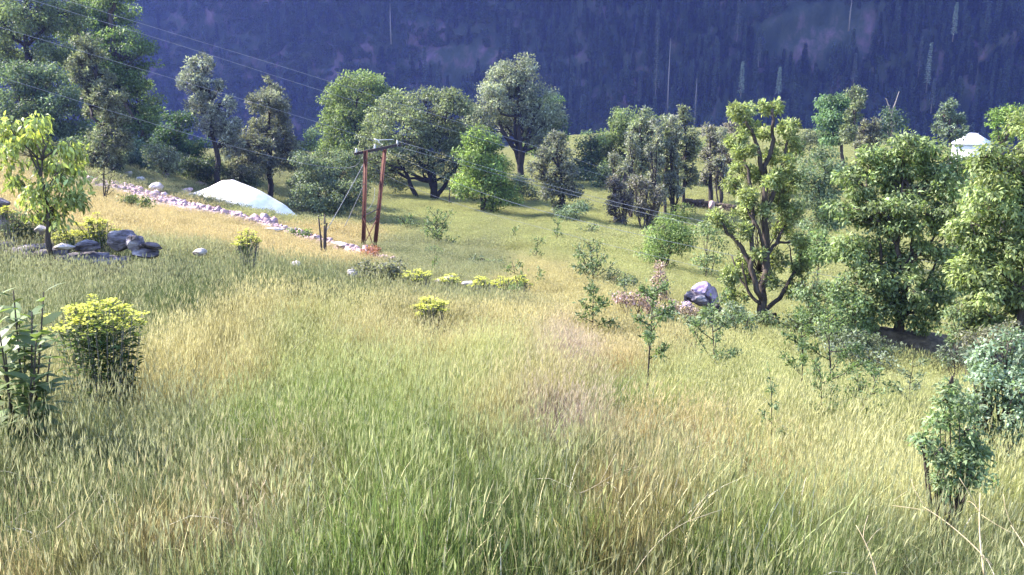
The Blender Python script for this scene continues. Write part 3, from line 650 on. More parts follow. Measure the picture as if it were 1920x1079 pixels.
tree('oak_tree', 'low pinkish many-stemmed oak bush, right of two on the middle field', 'oak', (1205, 445), [(1195,345,12,16),(1212,355,14,20),(1232,370,13,20),(1200,385,14,20),(1222,405,16,20)], (.15,.13,.11), t=78, lp=4.4, rc=8, cover=2.6, style='pollard', stems=5, tr=.09, group='pollarded oaks across the middle')
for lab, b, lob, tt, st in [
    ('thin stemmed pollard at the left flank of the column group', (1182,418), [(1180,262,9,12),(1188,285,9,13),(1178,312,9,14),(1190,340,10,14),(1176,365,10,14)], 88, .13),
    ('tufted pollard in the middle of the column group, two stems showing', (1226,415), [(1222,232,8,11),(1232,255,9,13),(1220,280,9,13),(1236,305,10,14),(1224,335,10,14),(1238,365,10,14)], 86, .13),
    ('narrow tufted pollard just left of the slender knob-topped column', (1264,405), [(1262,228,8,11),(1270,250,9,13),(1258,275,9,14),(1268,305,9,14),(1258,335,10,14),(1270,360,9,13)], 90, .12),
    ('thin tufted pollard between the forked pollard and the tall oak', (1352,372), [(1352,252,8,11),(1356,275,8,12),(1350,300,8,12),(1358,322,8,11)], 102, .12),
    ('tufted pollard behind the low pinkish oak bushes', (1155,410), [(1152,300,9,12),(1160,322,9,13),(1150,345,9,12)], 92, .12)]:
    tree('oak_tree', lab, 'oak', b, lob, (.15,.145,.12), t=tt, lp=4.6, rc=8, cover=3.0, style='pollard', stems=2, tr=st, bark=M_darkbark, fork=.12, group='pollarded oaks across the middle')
# upper right background
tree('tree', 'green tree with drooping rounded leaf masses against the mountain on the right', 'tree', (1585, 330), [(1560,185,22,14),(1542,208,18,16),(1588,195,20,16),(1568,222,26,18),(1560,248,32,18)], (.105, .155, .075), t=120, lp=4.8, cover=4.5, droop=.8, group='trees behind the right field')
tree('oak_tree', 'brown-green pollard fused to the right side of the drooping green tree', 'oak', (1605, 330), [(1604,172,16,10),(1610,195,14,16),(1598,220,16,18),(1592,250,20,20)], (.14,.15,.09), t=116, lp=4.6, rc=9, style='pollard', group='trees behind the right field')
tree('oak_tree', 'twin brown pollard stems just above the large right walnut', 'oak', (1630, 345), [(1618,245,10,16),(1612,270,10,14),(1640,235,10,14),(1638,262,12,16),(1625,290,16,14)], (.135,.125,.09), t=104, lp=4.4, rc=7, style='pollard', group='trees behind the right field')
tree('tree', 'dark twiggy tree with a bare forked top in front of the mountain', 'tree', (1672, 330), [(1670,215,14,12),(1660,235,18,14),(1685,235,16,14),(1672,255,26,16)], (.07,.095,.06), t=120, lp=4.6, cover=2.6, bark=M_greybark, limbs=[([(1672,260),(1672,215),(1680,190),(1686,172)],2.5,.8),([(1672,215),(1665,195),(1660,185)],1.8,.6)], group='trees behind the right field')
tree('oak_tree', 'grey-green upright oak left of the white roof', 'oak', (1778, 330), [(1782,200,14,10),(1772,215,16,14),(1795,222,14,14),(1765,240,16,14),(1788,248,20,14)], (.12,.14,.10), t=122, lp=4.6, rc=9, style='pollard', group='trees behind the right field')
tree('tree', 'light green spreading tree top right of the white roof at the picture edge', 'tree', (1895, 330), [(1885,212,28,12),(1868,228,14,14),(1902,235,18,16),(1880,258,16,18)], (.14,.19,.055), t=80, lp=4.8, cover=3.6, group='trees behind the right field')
tree('shrub', 'grey-green hedge-like bush below the drooping green tree', 'shrub', (1520, 300), [(1520,262,22,18),(1545,262,20,16)], (.12,.14,.09), t=130, lp=4.4, stems=5, tr=.06)
tree('shrub', 'pale bush on the bright field patch left of the tall oak', 'shrub', (1310, 292), [(1312,278,16,12),(1295,285,10,8)], (.15,.19,.09), t=150, lp=4.2, stems=4, tr=.06)
tree('shrub', 'dark leafy shrub filling the gap between the grey-brown pollards', 'shrub', (1235, 360), [(1225,325,22,22),(1245,345,22,18)], (.10,.13,.07), t=100, lp=4.4, stems=5, tr=.05, cover=4)
tree('shrub', 'rounded shrub beneath the pale green tree behind the pollards', 'shrub', (1150, 345), [(1150,325,26,16),(1130,335,20,12)], (.11,.14,.08), t=118, lp=4.4, stems=5, tr=.05, cover=4)
tree('shrub', 'grey shrub in the shade between the wide tree and the lone pollard', 'shrub', (975, 370), [(975,352,24,16),(995,360,16,12)], (.10,.12,.08), t=100, lp=4.4, stems=5, tr=.05, cover=4)
tree('tree', 'pale green young tree below the bluish green round tree', 'tree', (1535, 520), [(1530,450,26,28),(1550,475,28,24),(1520,485,22,18)], (.13,.18,.08), t=42, lp=6, cover=2.6, tr=.05)
tree('tree', 'bluish green round tree directly right of the tall pollarded oak', 'tree', (1545, 470), [(1545,305,36,22),(1520,335,28,26),(1568,335,30,26),(1540,375,40,32),(1535,415,34,22)], (.125, .165, .10), t=62, lp=5, cover=4, group='trees beside the right walnuts')
tree('shrub', 'light willow-like young tree in front of the pinkish oak bushes', 'willow', (1240, 545), [(1262,405,28,20),(1245,430,30,24),(1275,430,26,20),(1235,462,26,24),(1262,462,28,22),(1240,490,16,16)], (.145,.195,.08), t=46, lp=6, asp=.28, cover=3, stems=3, tr=.05)
tree('shrub', 'thin pale green sapling cluster between the willow-like tree and the tall oak', 'sapling', (1328, 525), [(1325,440,22,22),(1340,470,18,20),(1322,490,16,22)], (.14,.18,.09), t=44, lp=5, cover=1.8, stems=3, tr=.035)

# the tall pollarded oak
OAK = [(1392,212,26,17,0),(1447,198,24,13,.2),(1478,245,20,20,-.3),(1405,240,18,14,.3),(1380,262,20,16,0),(1432,250,16,14,.9),(1490,275,16,20,.3),(1400,285,22,17,-.3),(1450,290,20,18,.6),
 (1385,310,16,14,.5),(1470,310,20,18,-.6),(1410,330,22,18,.4),(1448,335,22,16,-.7),(1372,345,14,18,.2),(1490,345,16,16,.4),(1402,368,20,16,-.5),(1460,368,24,20,.5),(1395,400,20,14,.3),(1440,395,16,12,-.6),(1480,400,24,20,.3),
 (1342,410,16,14,0),(1366,428,14,10,.1),(1395,435,16,12,-.4),(1470,440,20,16,.5),(1498,455,16,20,-.2),(1425,478,14,9,-.5),(1385,490,18,18,.4),(1368,520,16,18,-.3),(1400,520,14,14,.3),(1460,490,14,16,.3),(1505,500,18,22,.2),(1455,525,14,14,-.4),(1490,545,18,16,.3),(1380,555,20,14,.2)]
tree('oak_tree', 'tall pollarded oak with thick bare trunk, leaf tufts along its limbs and forked top', 'oak', (1430, 612), OAK, (.19,.22,.11), lp=7.5, cover=4.6, rc=13, style='pollard', tr=.04, bark=M_bark, twigs=.15, yel=.25, asp=.42, trunk_top=.3,
  limbs=[([(1430,618),(1431,560),(1434,490),(1434,420),(1432,360),(1434,320)],11.5,6),
         ([(1434,330),(1425,290),(1412,255),(1398,225)],6,3),([(1434,325),(1448,280),(1452,240),(1448,205)],6,3),
         ([(1436,400),(1455,345),(1470,300),(1480,250,-.3)],6,2.5),([(1428,560,-.2),(1412,520,-.3),(1410,460,-.3),(1412,400,-.2),(1404,330,0),(1396,290,.1)],7,2.5),
         ([(1412,520,-.2),(1400,475,-.2),(1375,445,-.1),(1345,414,0)],6.5,3.5),
         ([(1430,585,.1),(1460,560,.3),(1488,520,.3),(1502,480,.2),(1500,450,0)],6,2.5),([(1436,480,0),(1455,455,.2),(1470,430,.4),(1478,395,.3)],5,2),([(1455,455,.2),(1480,455,.1),(1495,450,-.1)],3.5,1.5),
         ([(1426,570,-.1),(1405,550,0),(1385,515,.1),(1372,480,.2)],4.5,1.5),([(1405,550,0),(1396,520,-.1),(1392,490,-.2)],3,1.2),([(1432,545,-.2),(1440,520,-.4),(1450,500,-.5)],3,1.2),
         ([(1488,520,.3),(1485,490,.4),(1480,460,.4)],3,1.2),([(1430,600,.3),(1455,585,.4),(1462,612,.5)],4,2.5),([(1408,385,-.2),(1390,360,-.1),(1374,345,.2)],3.5,1.5),([(1434,470,-.2),(1422,430,-.5),(1404,400,-.4),(1398,370,-.4)],4,1.5)],
  group=None)
tree('walnut_tree', 'large round light green walnut standing right of the tall pollarded oak', 'walnut tree', (1688, 655), [(1795,298,22,20),(1700,275,48,24),(1655,295,42,28),(1748,300,42,28),(1610,345,40,32),(1690,345,55,36),(1770,350,38,36),(1585,400,36,32),(1650,410,50,36),(1725,410,50,36),(1785,415,30,34),(1590,465,42,30),(1660,480,50,34),(1740,480,50,34),(1610,525,45,28),(1690,545,50,34),(1760,540,36,30),(1570,550,28,20),(1640,585,40,24),(1730,600,36,22)],
  (.15,.19,.095), t=27, lp=9, cover=4.8, rc=19, tr=.15, droop=.6, fork=.12, yel=.2, bark=M_bark, rows=2, asp=.42,
  limbs=[([(1690,655),(1692,600),(1700,540),(1712,460),(1715,380)],8,2.5),([(1690,620),(1660,540),(1650,460),(1648,400)],5,2),([(1692,600),(1740,530),(1765,460)],4.5,2),([(1690,560),(1640,520),(1590,500)],3.5,1.5)], group='walnut trees on the right')
tree('walnut_tree', 'yellower walnut cut off by the right edge of the picture', 'walnut tree', (1925, 660), [(1835,302,28,14),(1818,430,24,40),(1822,520,26,40),(1830,610,30,30),(1852,296,26,22),(1905,285,40,28),(1945,240,40,30),(1870,325,38,30),(1925,340,45,36),(1850,380,38,32),(1905,400,50,38),(1960,380,50,50),(1840,440,34,30),(1890,465,48,36),(1950,470,50,40),(1850,510,40,32),(1905,535,45,36),(1835,560,30,22),(1885,595,36,26),(1950,570,50,50)],
  (.16,.195,.09), t=24, lp=9.5, cover=4.8, rc=20, tr=.14, droop=.6, fork=.12, yel=.3, asp=.42, group='walnut trees on the right')

SC1 = 'scrub on the bank between the tall oak and the right walnuts'
for lab, b, lob, c, tt in [
    ('tall airy shrub directly right of the tall pollarded oak trunk', (1530,640), [(1520,540,26,34),(1545,575,28,30),(1515,600,30,22)], (.14,.18,.10), 27),
    ('arching light green shrub reaching from the oak to the walnut', (1590,640), [(1570,535,26,22),(1600,575,30,26),(1560,600,30,24),(1610,620,30,18)], (.15,.20,.10), 26),
    ('loose pale shrub in front of the tall pollarded oak on the left side', (1385,640), [(1372,590,26,20),(1400,610,24,18),(1350,610,20,14)], (.16,.19,.12), 24.5),
    ('grey-green shrub hiding the gap between the two right walnuts', (1815,640), [(1805,580,26,30),(1830,610,28,26),(1790,625,26,18)], (.12,.16,.085), 24.5),
    ('mixed low scrub along the near edge of the dry bank', (1640,690), [(1610,665,26,14),(1650,672,30,12),(1580,655,26,14)], (.13,.15,.11), 22.5),
    ('dark tangled scrub at the right end of the dry bank', (1800,690), [(1790,665,30,16),(1830,672,30,16)], (.10,.12,.08), 21),
    ('sparse grey shrub in front of the violet rock heap', (1330,625), [(1322,600,22,14),(1345,604,20,14),(1296,604,18,12)], (.15,.18,.12), 25),
    ('weedy shrub between the pink flowering shrub and the rock heap', (1250,612), [(1245,590,22,12),(1222,596,18,10)], (.13,.16,.10), 22.6)]:
    tree('shrub', lab, 'shrub', b, lob, c, t=tt, lp=6.5, cover=2.6, stems=6, tr=.015, rc=12, group=SC1)
tree('walnut_tree', 'darker walnut standing behind the gap between the two right walnuts', 'walnut tree', (1830, 600), [(1815,340,30,28),(1830,400,34,34),(1800,450,34,34),(1835,480,36,36),(1810,540,34,34)], (.10,.15,.07), t=34, lp=8, cover=3.4, rc=18, tr=.12, group='walnut trees on the right')
tree('shrub', 'dense bluish green bush at the right edge above the seeding grass', 'shrub', (1880, 830), [(1815,765,26,30),(1835,800,30,24),(1890,820,40,28),(1850,670,30,24),(1890,650,36,26),(1925,680,34,36),(1850,715,34,28),(1900,720,44,34),(1840,755,26,22),(1885,775,44,28),(1940,770,40,36)], (.16,.21,.145), lp=8, cover=3, stems=7, tr=.03, rc=18)
tree('shrub', 'young apple tree with dense small leaves in the lower right grass', 'young apple tree', (1790, 950), [(1785,712,10,22),(1775,755,18,20),(1800,770,18,20),(1770,800,24,22),(1808,815,22,22),(1765,848,28,24),(1810,860,30,26),(1765,890,28,22),(1815,895,28,22),(1742,825,20,26),(1836,835,20,26),(1790,915,26,16)], (.14,.185,.095), lp=10, cover=3.2, stems=4, tr=.010, rc=20, asp=.36, rows=3)
tree('shrub', 'dark low thicket under the big right walnut', 'shrub', (1620, 668), [(1590,640,40,18),(1640,650,40,16),(1555,625,30,18)], (.10,.12,.075), t=24, lp=6, cover=3.2, stems=6, tr=.02, rc=14)
tree('shrub', 'grey scrubby thicket below the right edge walnut', 'shrub', (1850, 660), [(1830,635,36,18),(1880,630,40,24)], (.14,.14,.10), t=23, lp=6, cover=3.2, stems=6, tr=.02, rc=14)
tree('shrub', 'bramble bush at the foot of the tall pollarded oak', 'bramble', (1470, 628), [(1450,600,30,18),(1500,605,30,18),(1395,590,28,18)], (.11,.14,.075), t=27, lp=6, cover=3, stems=6, tr=.015, rc=14)
tree('shrub', 'dark brown-leaved bush below the pole with reddish shoots', 'shrub', (705, 525), [(700,500,22,16),(728,498,22,16),(682,508,16,10),(742,512,14,10)], (.12,.12,.085), lp=7, cover=2.8, stems=6, tr=.02, rc=12)
tree('shrub', 'small bush of red leaves at the foot of the pole', 'red shrub', (690, 492), [(690,470,18,7),(682,480,12,7),(700,478,12,8)], (.26,.12,.09), lp=4.5, cover=2.4, stems=5, tr=.015, rc=8)
tree('shrub', 'pink flowering shrub left of the violet rock heap', 'flowering shrub', (1190, 590), [(1172,562,18,14),(1200,556,20,14),(1222,572,18,14)], (.31,.22,.215), lp=5.5, cover=2.6, stems=5, tr=.015, rc=9)
tree('shrub', 'narrow upright pink flowering shrub under the willow-like tree', 'flowering shrub', (1237, 570), [(1238,505,9,14),(1235,530,11,16),(1240,552,13,12)], (.29,.21,.205), lp=5, cover=2.4, stems=4, tr=.015, rc=8)
tree('shrub', 'pinkish low shrub spilling from the violet rock heap', 'flowering shrub', (1270, 592), [(1265,575,22,10),(1290,580,20,9)], (.29,.22,.21), lp=5, cover=2.4, stems=5, tr=.015, rc=8)
tree('shrub', 'low green bush on the bank beside the upper end of the pink track', 'shrub', (252, 388), [(245,375,20,9),(270,378,16,9)], (.10,.12,.055), lp=5.5, cover=3.2, stems=6, tr=.02, rc=8)
tree('shrub', 'low round bush on the terrace edge left of the two bare stakes', 'shrub', (560, 442), [(548,433,14,7),(570,436,14,7)], (.13,.17,.07), lp=5, cover=3.2, stems=6, tr=.02, rc=7)
tree('shrub', 'dark shrub behind the left stone wall under the yellow-green sapling', 'shrub', (55, 470), [(30,420,35,22),(75,432,35,20),(15,445,25,20)], (.065,.08,.05), t=21, lp=6, cover=3.4, stems=6, tr=.02, rc=12)
for lab, b, l in [('tuft of dark weeds on the terrace edge behind the yellow spurge row', (915,500), [(905,488,22,9),(930,492,16,8)]),
                  ('small grey weed bush on the slope left of the leaning sapling', (820,478), [(815,470,14,9)]),
                  ('dark weed patch beside the lone pollard on the middle field', (1100,440), [(1105,428,20,7)]),
                  ('grey-green weed mound under the sapling pair on the middle slope', (1165,540), [(1155,525,26,14),(1185,530,16,12)])]:
    tree('weed_clump', lab, 'weeds', b, l, (.12,.145,.09), lp=4.5, cover=2.6, stems=5, tr=.012, rc=7)

# saplings ------------------------------------------------------
def sapling(label, base, top, wpx, lp, nl, col=(.10,.14,.065), t=None, nb=8, stems=1, low=.3, group='young fruit trees in the grass', cat='sapling', name='sapling', asp=.4, rows=2, r0=1.6, mat=None, bark=None, spread=1.0):
    B, t = ground_at(*base, t); m = t / FPX; e = empty(name, B); g = Geo(); T = P(*top, t) - B; H = T[2]
    tips = []
    ends = [T] + [T * rng.uniform(.6, .9) + np.array([rng.uniform(-1, 1) * wpx * m * .4, rng.uniform(-1, 1) * wpx * m * .3, 0]) for _ in range(stems - 1)]
    for E in ends:
        st = curve(np.array([0, 0, -.1]), E, rng.normal(size=3) * np.array([1, 1, 0]) * H * .06, 9); st[1:-1, :2] += rng.normal(size=(7, 2)) * H * .008
        g.tube(st, np.linspace(r0, .35, 9) * m, 6)
        tips.append((st[4:], 1.0))
        for k in range(nb):
            f = low + (1 - low) * (k + rng.random() * .6) / nb * .95; i = f * 8; a = st[int(i)] * (1 - i % 1) + st[min(8, int(i) + 1)] * (i % 1)
            az = k * 2.4 + rng.normal() * .4; ln = wpx * m * .5 * (1.05 - .55 * abs(f - low)) * rng.uniform(.6, 1.1) * spread
            q = a + np.array([math.cos(az) * ln, math.sin(az) * ln, ln * rng.uniform(.35, 1.1)])
            br = curve(a, q, np.array([math.cos(az), math.sin(az), -.4]) * ln * .15, 6); g.tube(br, np.linspace(r0 * .5, .25, 6) * m, 5); tips.append((br[1:], ln))
            for _ in range(2):
                s = br[rng.integers(2, 5)]; q2 = s + unit(q - a + rng.normal(size=3) * ln * .6) * ln * .45; tw_ = curve(s, q2, rng.normal(size=3) * .03 * ln, 4); g.tube(tw_, np.linspace(r0 * .3, .2, 4) * m, 4); tips.append((tw_, ln * .6))
    g.build('stem', bark or M_darkbark, e, smooth=True)
    nl = int(nl * 1.5); w = np.array([x[1] for x in tips]) * 1.0; w[0] = w[1:].max() if len(w) > 1 else 1
    k = rng.choice(len(tips), nl, p=w / w.sum()); pos = np.empty((nl, 3)); d = np.empty((nl, 3))
    for i in range(nl):
        q = tips[k[i]][0]; u = rng.random() ** .8 * (len(q) - 1); j = min(int(u), len(q) - 2); pos[i] = q[j] + (q[j+1] - q[j]) * (u - j); d[i] = unit(q[j+1] - q[j])
    pos += rng.normal(size=(nl, 3)) * lp * m * .5; d = d * .6 + rng.normal(size=(nl, 3)) * .7
    ll = lp * m * rng.uniform(.6, 1.3, nl); c = np.array(col)[None] * 1.45 * rng.normal(1, .22, (nl, 1)).clip(.4, 1.7)
    v, f, cc = leaves(pos, d, rng.normal(size=(nl, 3)) * .6 + np.array([0, 0, 1]), ll, ll * asp, c, rows)
    obj('foliage', raw_mesh('foliage', v, f, cc), mat or M_leaf, e); return tag(e, label, cat, group)
sapling('forked young tree in front of the pink shrub, its pale lower stem bare', (1208,712), (1222,528), 95, 9, 700, nb=9, low=.45, r0=2.6, col=(.11,.15,.075))
sapling('small dark-topped sapling left of the pink flowering shrub', (1112,612), (1113,535), 62, 8, 380, nb=8, low=.4, r0=1.8)
sapling('upper sapling on the middle slope with two leafy heads', (1108,530), (1105,452), 72, 7, 560, nb=7, stems=3, low=.3, col=(.12,.155,.09))
sapling('open wide-branched sapling below the violet rock heap', (1352,690), (1340,560), 110, 8, 620, nb=9, low=.25, r0=2.2, col=(.12,.16,.085))
sapling('crooked sapling at the edge of the dry bank, left of the denser one', (1497,722), (1505,575), 85, 8, 560, nb=8, low=.3, r0=2.2)
sapling('dense dark sapling with a thick pale stem below the big walnut', (1563,745), (1550,570), 115, 8, 900, nb=10, low=.25, r0=2.6)
sapling('dark leaved low branch sapling sprawling in the seeding grass', (1600,762), (1655,690), 120, 9, 420, nb=8, low=.2, r0=2)
sapling('short upright sapling in front of the dense dark one', (1533,775), (1535,680), 70, 8, 420, nb=7, low=.35, r0=1.8)
sapling('thin lone sapling in the yellow seeding grass on the right', (1443,800), (1442,690), 48, 8, 130, nb=5, low=.35, r0=1.4)
sapling('small grey sapling between the sprawling one and the blue-green bush', (1702,752), (1712,672), 55, 7, 260, nb=6, low=.35, r0=1.6, col=(.14,.17,.11))
sapling('leaning sapling among the yellow spurge on the terrace edge', (985,560), (960,490), 48, 7, 160, nb=6, low=.3, r0=1.4)
sapling('tiny sapling sprig at the edge of the golden grass', (965,602), (968,580), 22, 6, 60, nb=4, r0=1)
sapling('wide twin-headed sapling on the pale field right of the pole', (828,462), (815,398), 60, 6, 420, nb=7, stems=3, low=.15, r0=1.4)
sapling('low small sapling just left of the twin-headed one', (772,432), (770,405), 42, 5.5, 130, nb=5, stems=2, low=.1, r0=1)
sapling('small sapling alone on the middle of the pale field', (1005,490), (1010,445), 24, 6, 90, nb=5, low=.3, r0=1.1)
sapling('tiny sapling above the lone one on the pale field', (964,450), (966,424), 14, 5, 45, nb=4, r0=.9)
sapling('thin sapling below the lone grey-brown pollard', (1045,452), (1047,415), 26, 5, 110, nb=5, low=.3, r0=1.1)
sapling('little weed-like sapling behind the yellow spurge row', (818,515), (815,482), 18, 6, 60, nb=4, r0=1)
sapling('small leafy sapling at the right end of the yellow spurge row', (1012,535), (1010,498), 20, 6, 90, nb=4, r0=1)
sapling('thin twiggy stems beside the top of the pink track', (196,372), (197,298), 34, 6, 45, nb=4, stems=3, low=.35, r0=1.4, col=(.20,.20,.12))
sapling('sapling with few leaves near the grassy hollow at the lower right of the willow', (1165,572), (1172,512), 40, 6, 180, nb=6, r0=1.3, col=(.13,.16,.10))
# trimmed stakes with sprouts
def stakes():
    B, t = ground_at(607, 480); m = t / FPX; e = empty('pruned_sapling', B); g = Geo()
    for x0, x1, yt in [(603, 597, 405), (607, 609, 402), (610, 612, 418)]:
        a = P(x0, 478, t) - B - np.array([0, 0, .5]); b = P(x1, yt, t + rng.normal() * .1) - B; g.tube(curve(a, b, rng.normal(size=3) * .03, 6), np.linspace(2.2, 1.6, 6) * m, 6)
    g.build('stems', M_bark, e); n = 40; pos = np.array([P(597, 408, t) - B, P(612, 418, t) - B])[rng.integers(0, 2, n)] + rng.normal(size=(n, 3)) * .1
    v, f, c = leaves(pos, rng.normal(size=(n, 3)), rng.normal(size=(n, 3)), .12, .05, np.tile([[.3, .3, .2]], (n, 1))); obj('foliage', raw_mesh('foliage', v, f, c), M_leaf, e)
    tag(e, 'three bare pruned stems standing upright in the golden grass left of the pole', 'pruned sapling')
stakes()
def post():
    B, t = ground_at(843, 392, 92); m = t / FPX; g = Geo(); h = 2.5
    g.tube([(0, 0, -.3), (0, 0, h * .5), (.02, 0, h)], [.07, .065, .06], 8); g.box((0.02, 0, h + .03), (.09, .09, .03))
    o = g.build('field_post', M_darkbark, None); o.location = B; tag(o, 'thin dark post standing under the wide grey-green tree', 'post')
post()

# left yellow-green sapling with big drooping leaves, and the near plant at the left edge
tree('walnut_sapling', 'yellow-green young tree with drooping leaves behind the left stone wall', 'young tree', (93, 482), [(20,240,28,22,.3),(62,228,30,18,-.2),(35,285,30,24,0),(85,262,30,20,.3),(120,280,28,20,-.1),(70,310,34,24,.4),(115,325,32,26,0),(45,345,26,22,.2),(85,362,36,24,-.3),(130,365,28,22,.2),(60,395,22,18,.2),(105,398,30,18,0)], (.20,.235,.095), t=19.3, lp=12.5, cover=2.5, rc=20, tr=.06, droop=.9, yel=.7, asp=.34, rows=3, curl=.45, fork=.25, bark=M_bark,
     limbs=[([(94,478),(92,430),(90,395),(75,330),(52,275)],4.5,1.5),([(91,410),(110,370),(122,330)],2.5,1)], mat=M_leafgloss)
def near_plant():
    B, t = ground_at(35, 800); m = t / FPX; e = empty('leafy_plant', B); g = Geo(); V = []; F3 = []; F4 = []; K = []; base = 0
    for sx, sy, ty in [(25,545,.1),(60,585,-.1),(-20,560,.0),(45,625,.2),(-5,600,-.3),(82,548,.2),(95,665,.1),(10,660,-.2),(70,620,-.25),(35,590,.3),(-30,640,.1),(60,700,-.3)]:
        E = P(sx, sy, t + ty) - B; st = curve(np.array([0, 0, -.05]) + rng.normal(size=3) * np.array([.04, .04, 0]), E, rng.normal(size=3) * .03, 8); g.tube(st, np.linspace(3.2, 1.2, 8) * m, 6)
        n = 30; u = rng.uniform(.3, 1, n) * 7; j = np.minimum(u.astype(int), 6); pos = st[j] + (st[j+1] - st[j]) * (u - j)[:, None]
        az = np.arange(n) * 2.4 + rng.normal(size=n) * .3; up = np.interp(u / 7, [.35, 1], [-.15, 1.0]) + rng.normal(size=n) * .15
        d = np.stack([np.cos(az), np.sin(az), up], -1); ll = 42 * m * rng.uniform(.7, 1.3, n)
        col = np.array([[.17, .22, .09]]) * rng.normal(1, .2, (n, 1)).clip(.5, 1.6)
        v, f, c = leaves(pos, d, np.array([0, 0, 1.]) + rng.normal(size=(n, 3)) * .25, ll, ll * .36, col, 3, .4)
        V.append(v); F4.append(f[0] + base); F3.append(f[1] + base); K.append(c); base += len(v)
    g.build('stems', M_bark, e, smooth=True)
    obj('foliage', raw_mesh('foliage', np.concatenate(V), [np.concatenate(F4), np.concatenate(F3)], np.concatenate(K)), M_leafgloss, e)
    tag(e, 'nearest leafy plant at the left edge with long pale-edged leaves', 'plant')
near_plant()

# yellow spurge -----------------------------------------------------
def spurge(label, base, cx, cy, rx, ry, t=None, ns=60, lp=7, hp=6, name='spurge_bush', green=(.10,.15,.06)):
    """upright stems with narrow leaves under flat yellow flower heads; (cx, cy, rx, ry) is the dome of heads"""
    B, t = ground_at(*base, t); m = t / FPX; e = empty(name, B); g = Geo(); heads = []; V = []; F = []; K = []; b0 = 0; HV = []; HF = []; HK = []; h0 = 0
    c = P(cx, cy, t) - B
    for i in range(ns):
        a = i * 2.39996; r = math.sqrt((i + .5) / ns); x = r * math.cos(a); y = r * math.sin(a)
        E = c + np.array([(x + rng.normal() * .1) * rx * m, y * rx * m * .8, (1 - r * r) * ry * m * .9 - ry * m * .45 + rng.normal() * ry * m * .2])
        heads.append(E); st = curve(np.array([x * rx * m * .25, y * rx * m * .2, -.05]), E, np.array([x, y, 0]) * rx * m * .12, 6); g.tube(st, np.linspace(1.0, .7, 6) * m * .8, 4)
        n = 22; u = rng.uniform(.3, .97, n) * 5; j = np.minimum(u.astype(int), 4); pos = st[j] + (st[j+1] - st[j]) * (u - j)[:, None]
        az = rng.uniform(0, 6.28, n); d = np.stack([np.cos(az), np.sin(az), rng.uniform(-.3, .8, n)], -1); ll = lp * m * rng.uniform(.7, 1.3, n)
        v, f, k = leaves(pos, d, np.array([0, 0, 1.]) + rng.normal(size=(n, 3)) * .3, ll, ll * .28, np.array([green]) * rng.normal(1, .2, (n, 1)).clip(.5, 1.6)); V.append(v); F.append(f + b0); K.append(k); b0 += len(v)
        n = 20; az = rng.uniform(0, 6.28, n); rr = hp * m * rng.uniform(.1, 1, n); pos = E + np.stack([np.cos(az) * rr, np.sin(az) * rr, rng.normal(size=n) * hp * m * .18 - rr * .12], -1)
        d = np.stack([np.cos(az), np.sin(az), rng.uniform(0, .5, n)], -1); ll = hp * m * rng.uniform(.45, .8, n)
        v, f, k = leaves(pos, d, np.array([0, 0, 1.]) + rng.normal(size=(n, 3)) * .3, ll, ll * .85, np.array([[.56, .57, .12]]) * rng.normal(1, .14, (n, 1)).clip(.6, 1.4)); HV.append(v); HF.append(f + h0); HK.append(k); h0 += len(v)
    gb = Geo(); ax0 = np.array([0, 0, c[2] - ry * m * 1.3])
    for E in heads: gb.tube(curve(ax0, E, np.array([0, 0, -.15 * ry * m]), 5), .5 * m, 4)
    gv = np.concatenate(gb.v); HV.append(gv); HK.append(np.tile([green], (len(gv), 1))); HT = np.concatenate(gb.t) + h0; HF.append(np.concatenate(gb.q) + h0)
    g.build('stems', M_greybark, e); obj('foliage', raw_mesh('foliage', np.concatenate(V), np.concatenate(F), np.concatenate(K)), M_leaf, e)
    obj('flower_heads', raw_mesh('flower_heads', np.concatenate(HV), [np.concatenate(HF), HT], np.concatenate(HK)), M_flower, e)
    tag(e, label, 'spurge', 'yellow flowering spurge bushes in the grass')
spurge('largest yellow flowering spurge bush in the left foreground', (192,740), 186, 590, 80, 46, t=9.2, ns=80, lp=17, hp=10)
spurge('yellow spurge bush behind the stones of the left wall', (185,470), 175, 425, 36, 30, t=20.5, ns=44, lp=7, hp=6.5)
spurge('yellow spurge at the foot of the yellow-green young tree', (140,470), 120, 440, 20, 20, t=20.2, ns=18, lp=7, hp=5.5)
spurge('lone yellow spurge bush in the golden grass left of the three pruned stems', (462,492), 462, 448, 24, 22, ns=30, lp=6, hp=6)
spurge('bright yellow spurge clump nearest the middle of the field', (805,590), 806, 572, 34, 22, ns=30, lp=6, hp=7)
spurge('yellow spurge right beside the dark brown-leaved bush', (782,530), 780, 514, 30, 12, ns=26, lp=5, hp=5)
spurge('pale yellow spurge over the flat stones of the terrace edge', (842,535), 842, 522, 26, 11, ns=20, lp=5, hp=4.5)
spurge('yellow spurge in the middle of the terrace row', (905,545), 903, 526, 22, 18, ns=22, lp=5, hp=5.5)
spurge('yellow spurge under the leaning sapling in the terrace row', (945,545), 945, 528, 22, 14, ns=20, lp=5, hp=5)
spurge('yellow spurge at the right end of the terrace row', (980,542), 978, 524, 16, 14, ns=14, lp=5, hp=5)
spurge('small yellow spurge tuft at the far left edge beside the dark stone', (12,410), 8, 392, 14, 14, t=20, ns=12, lp=6, hp=5.5)

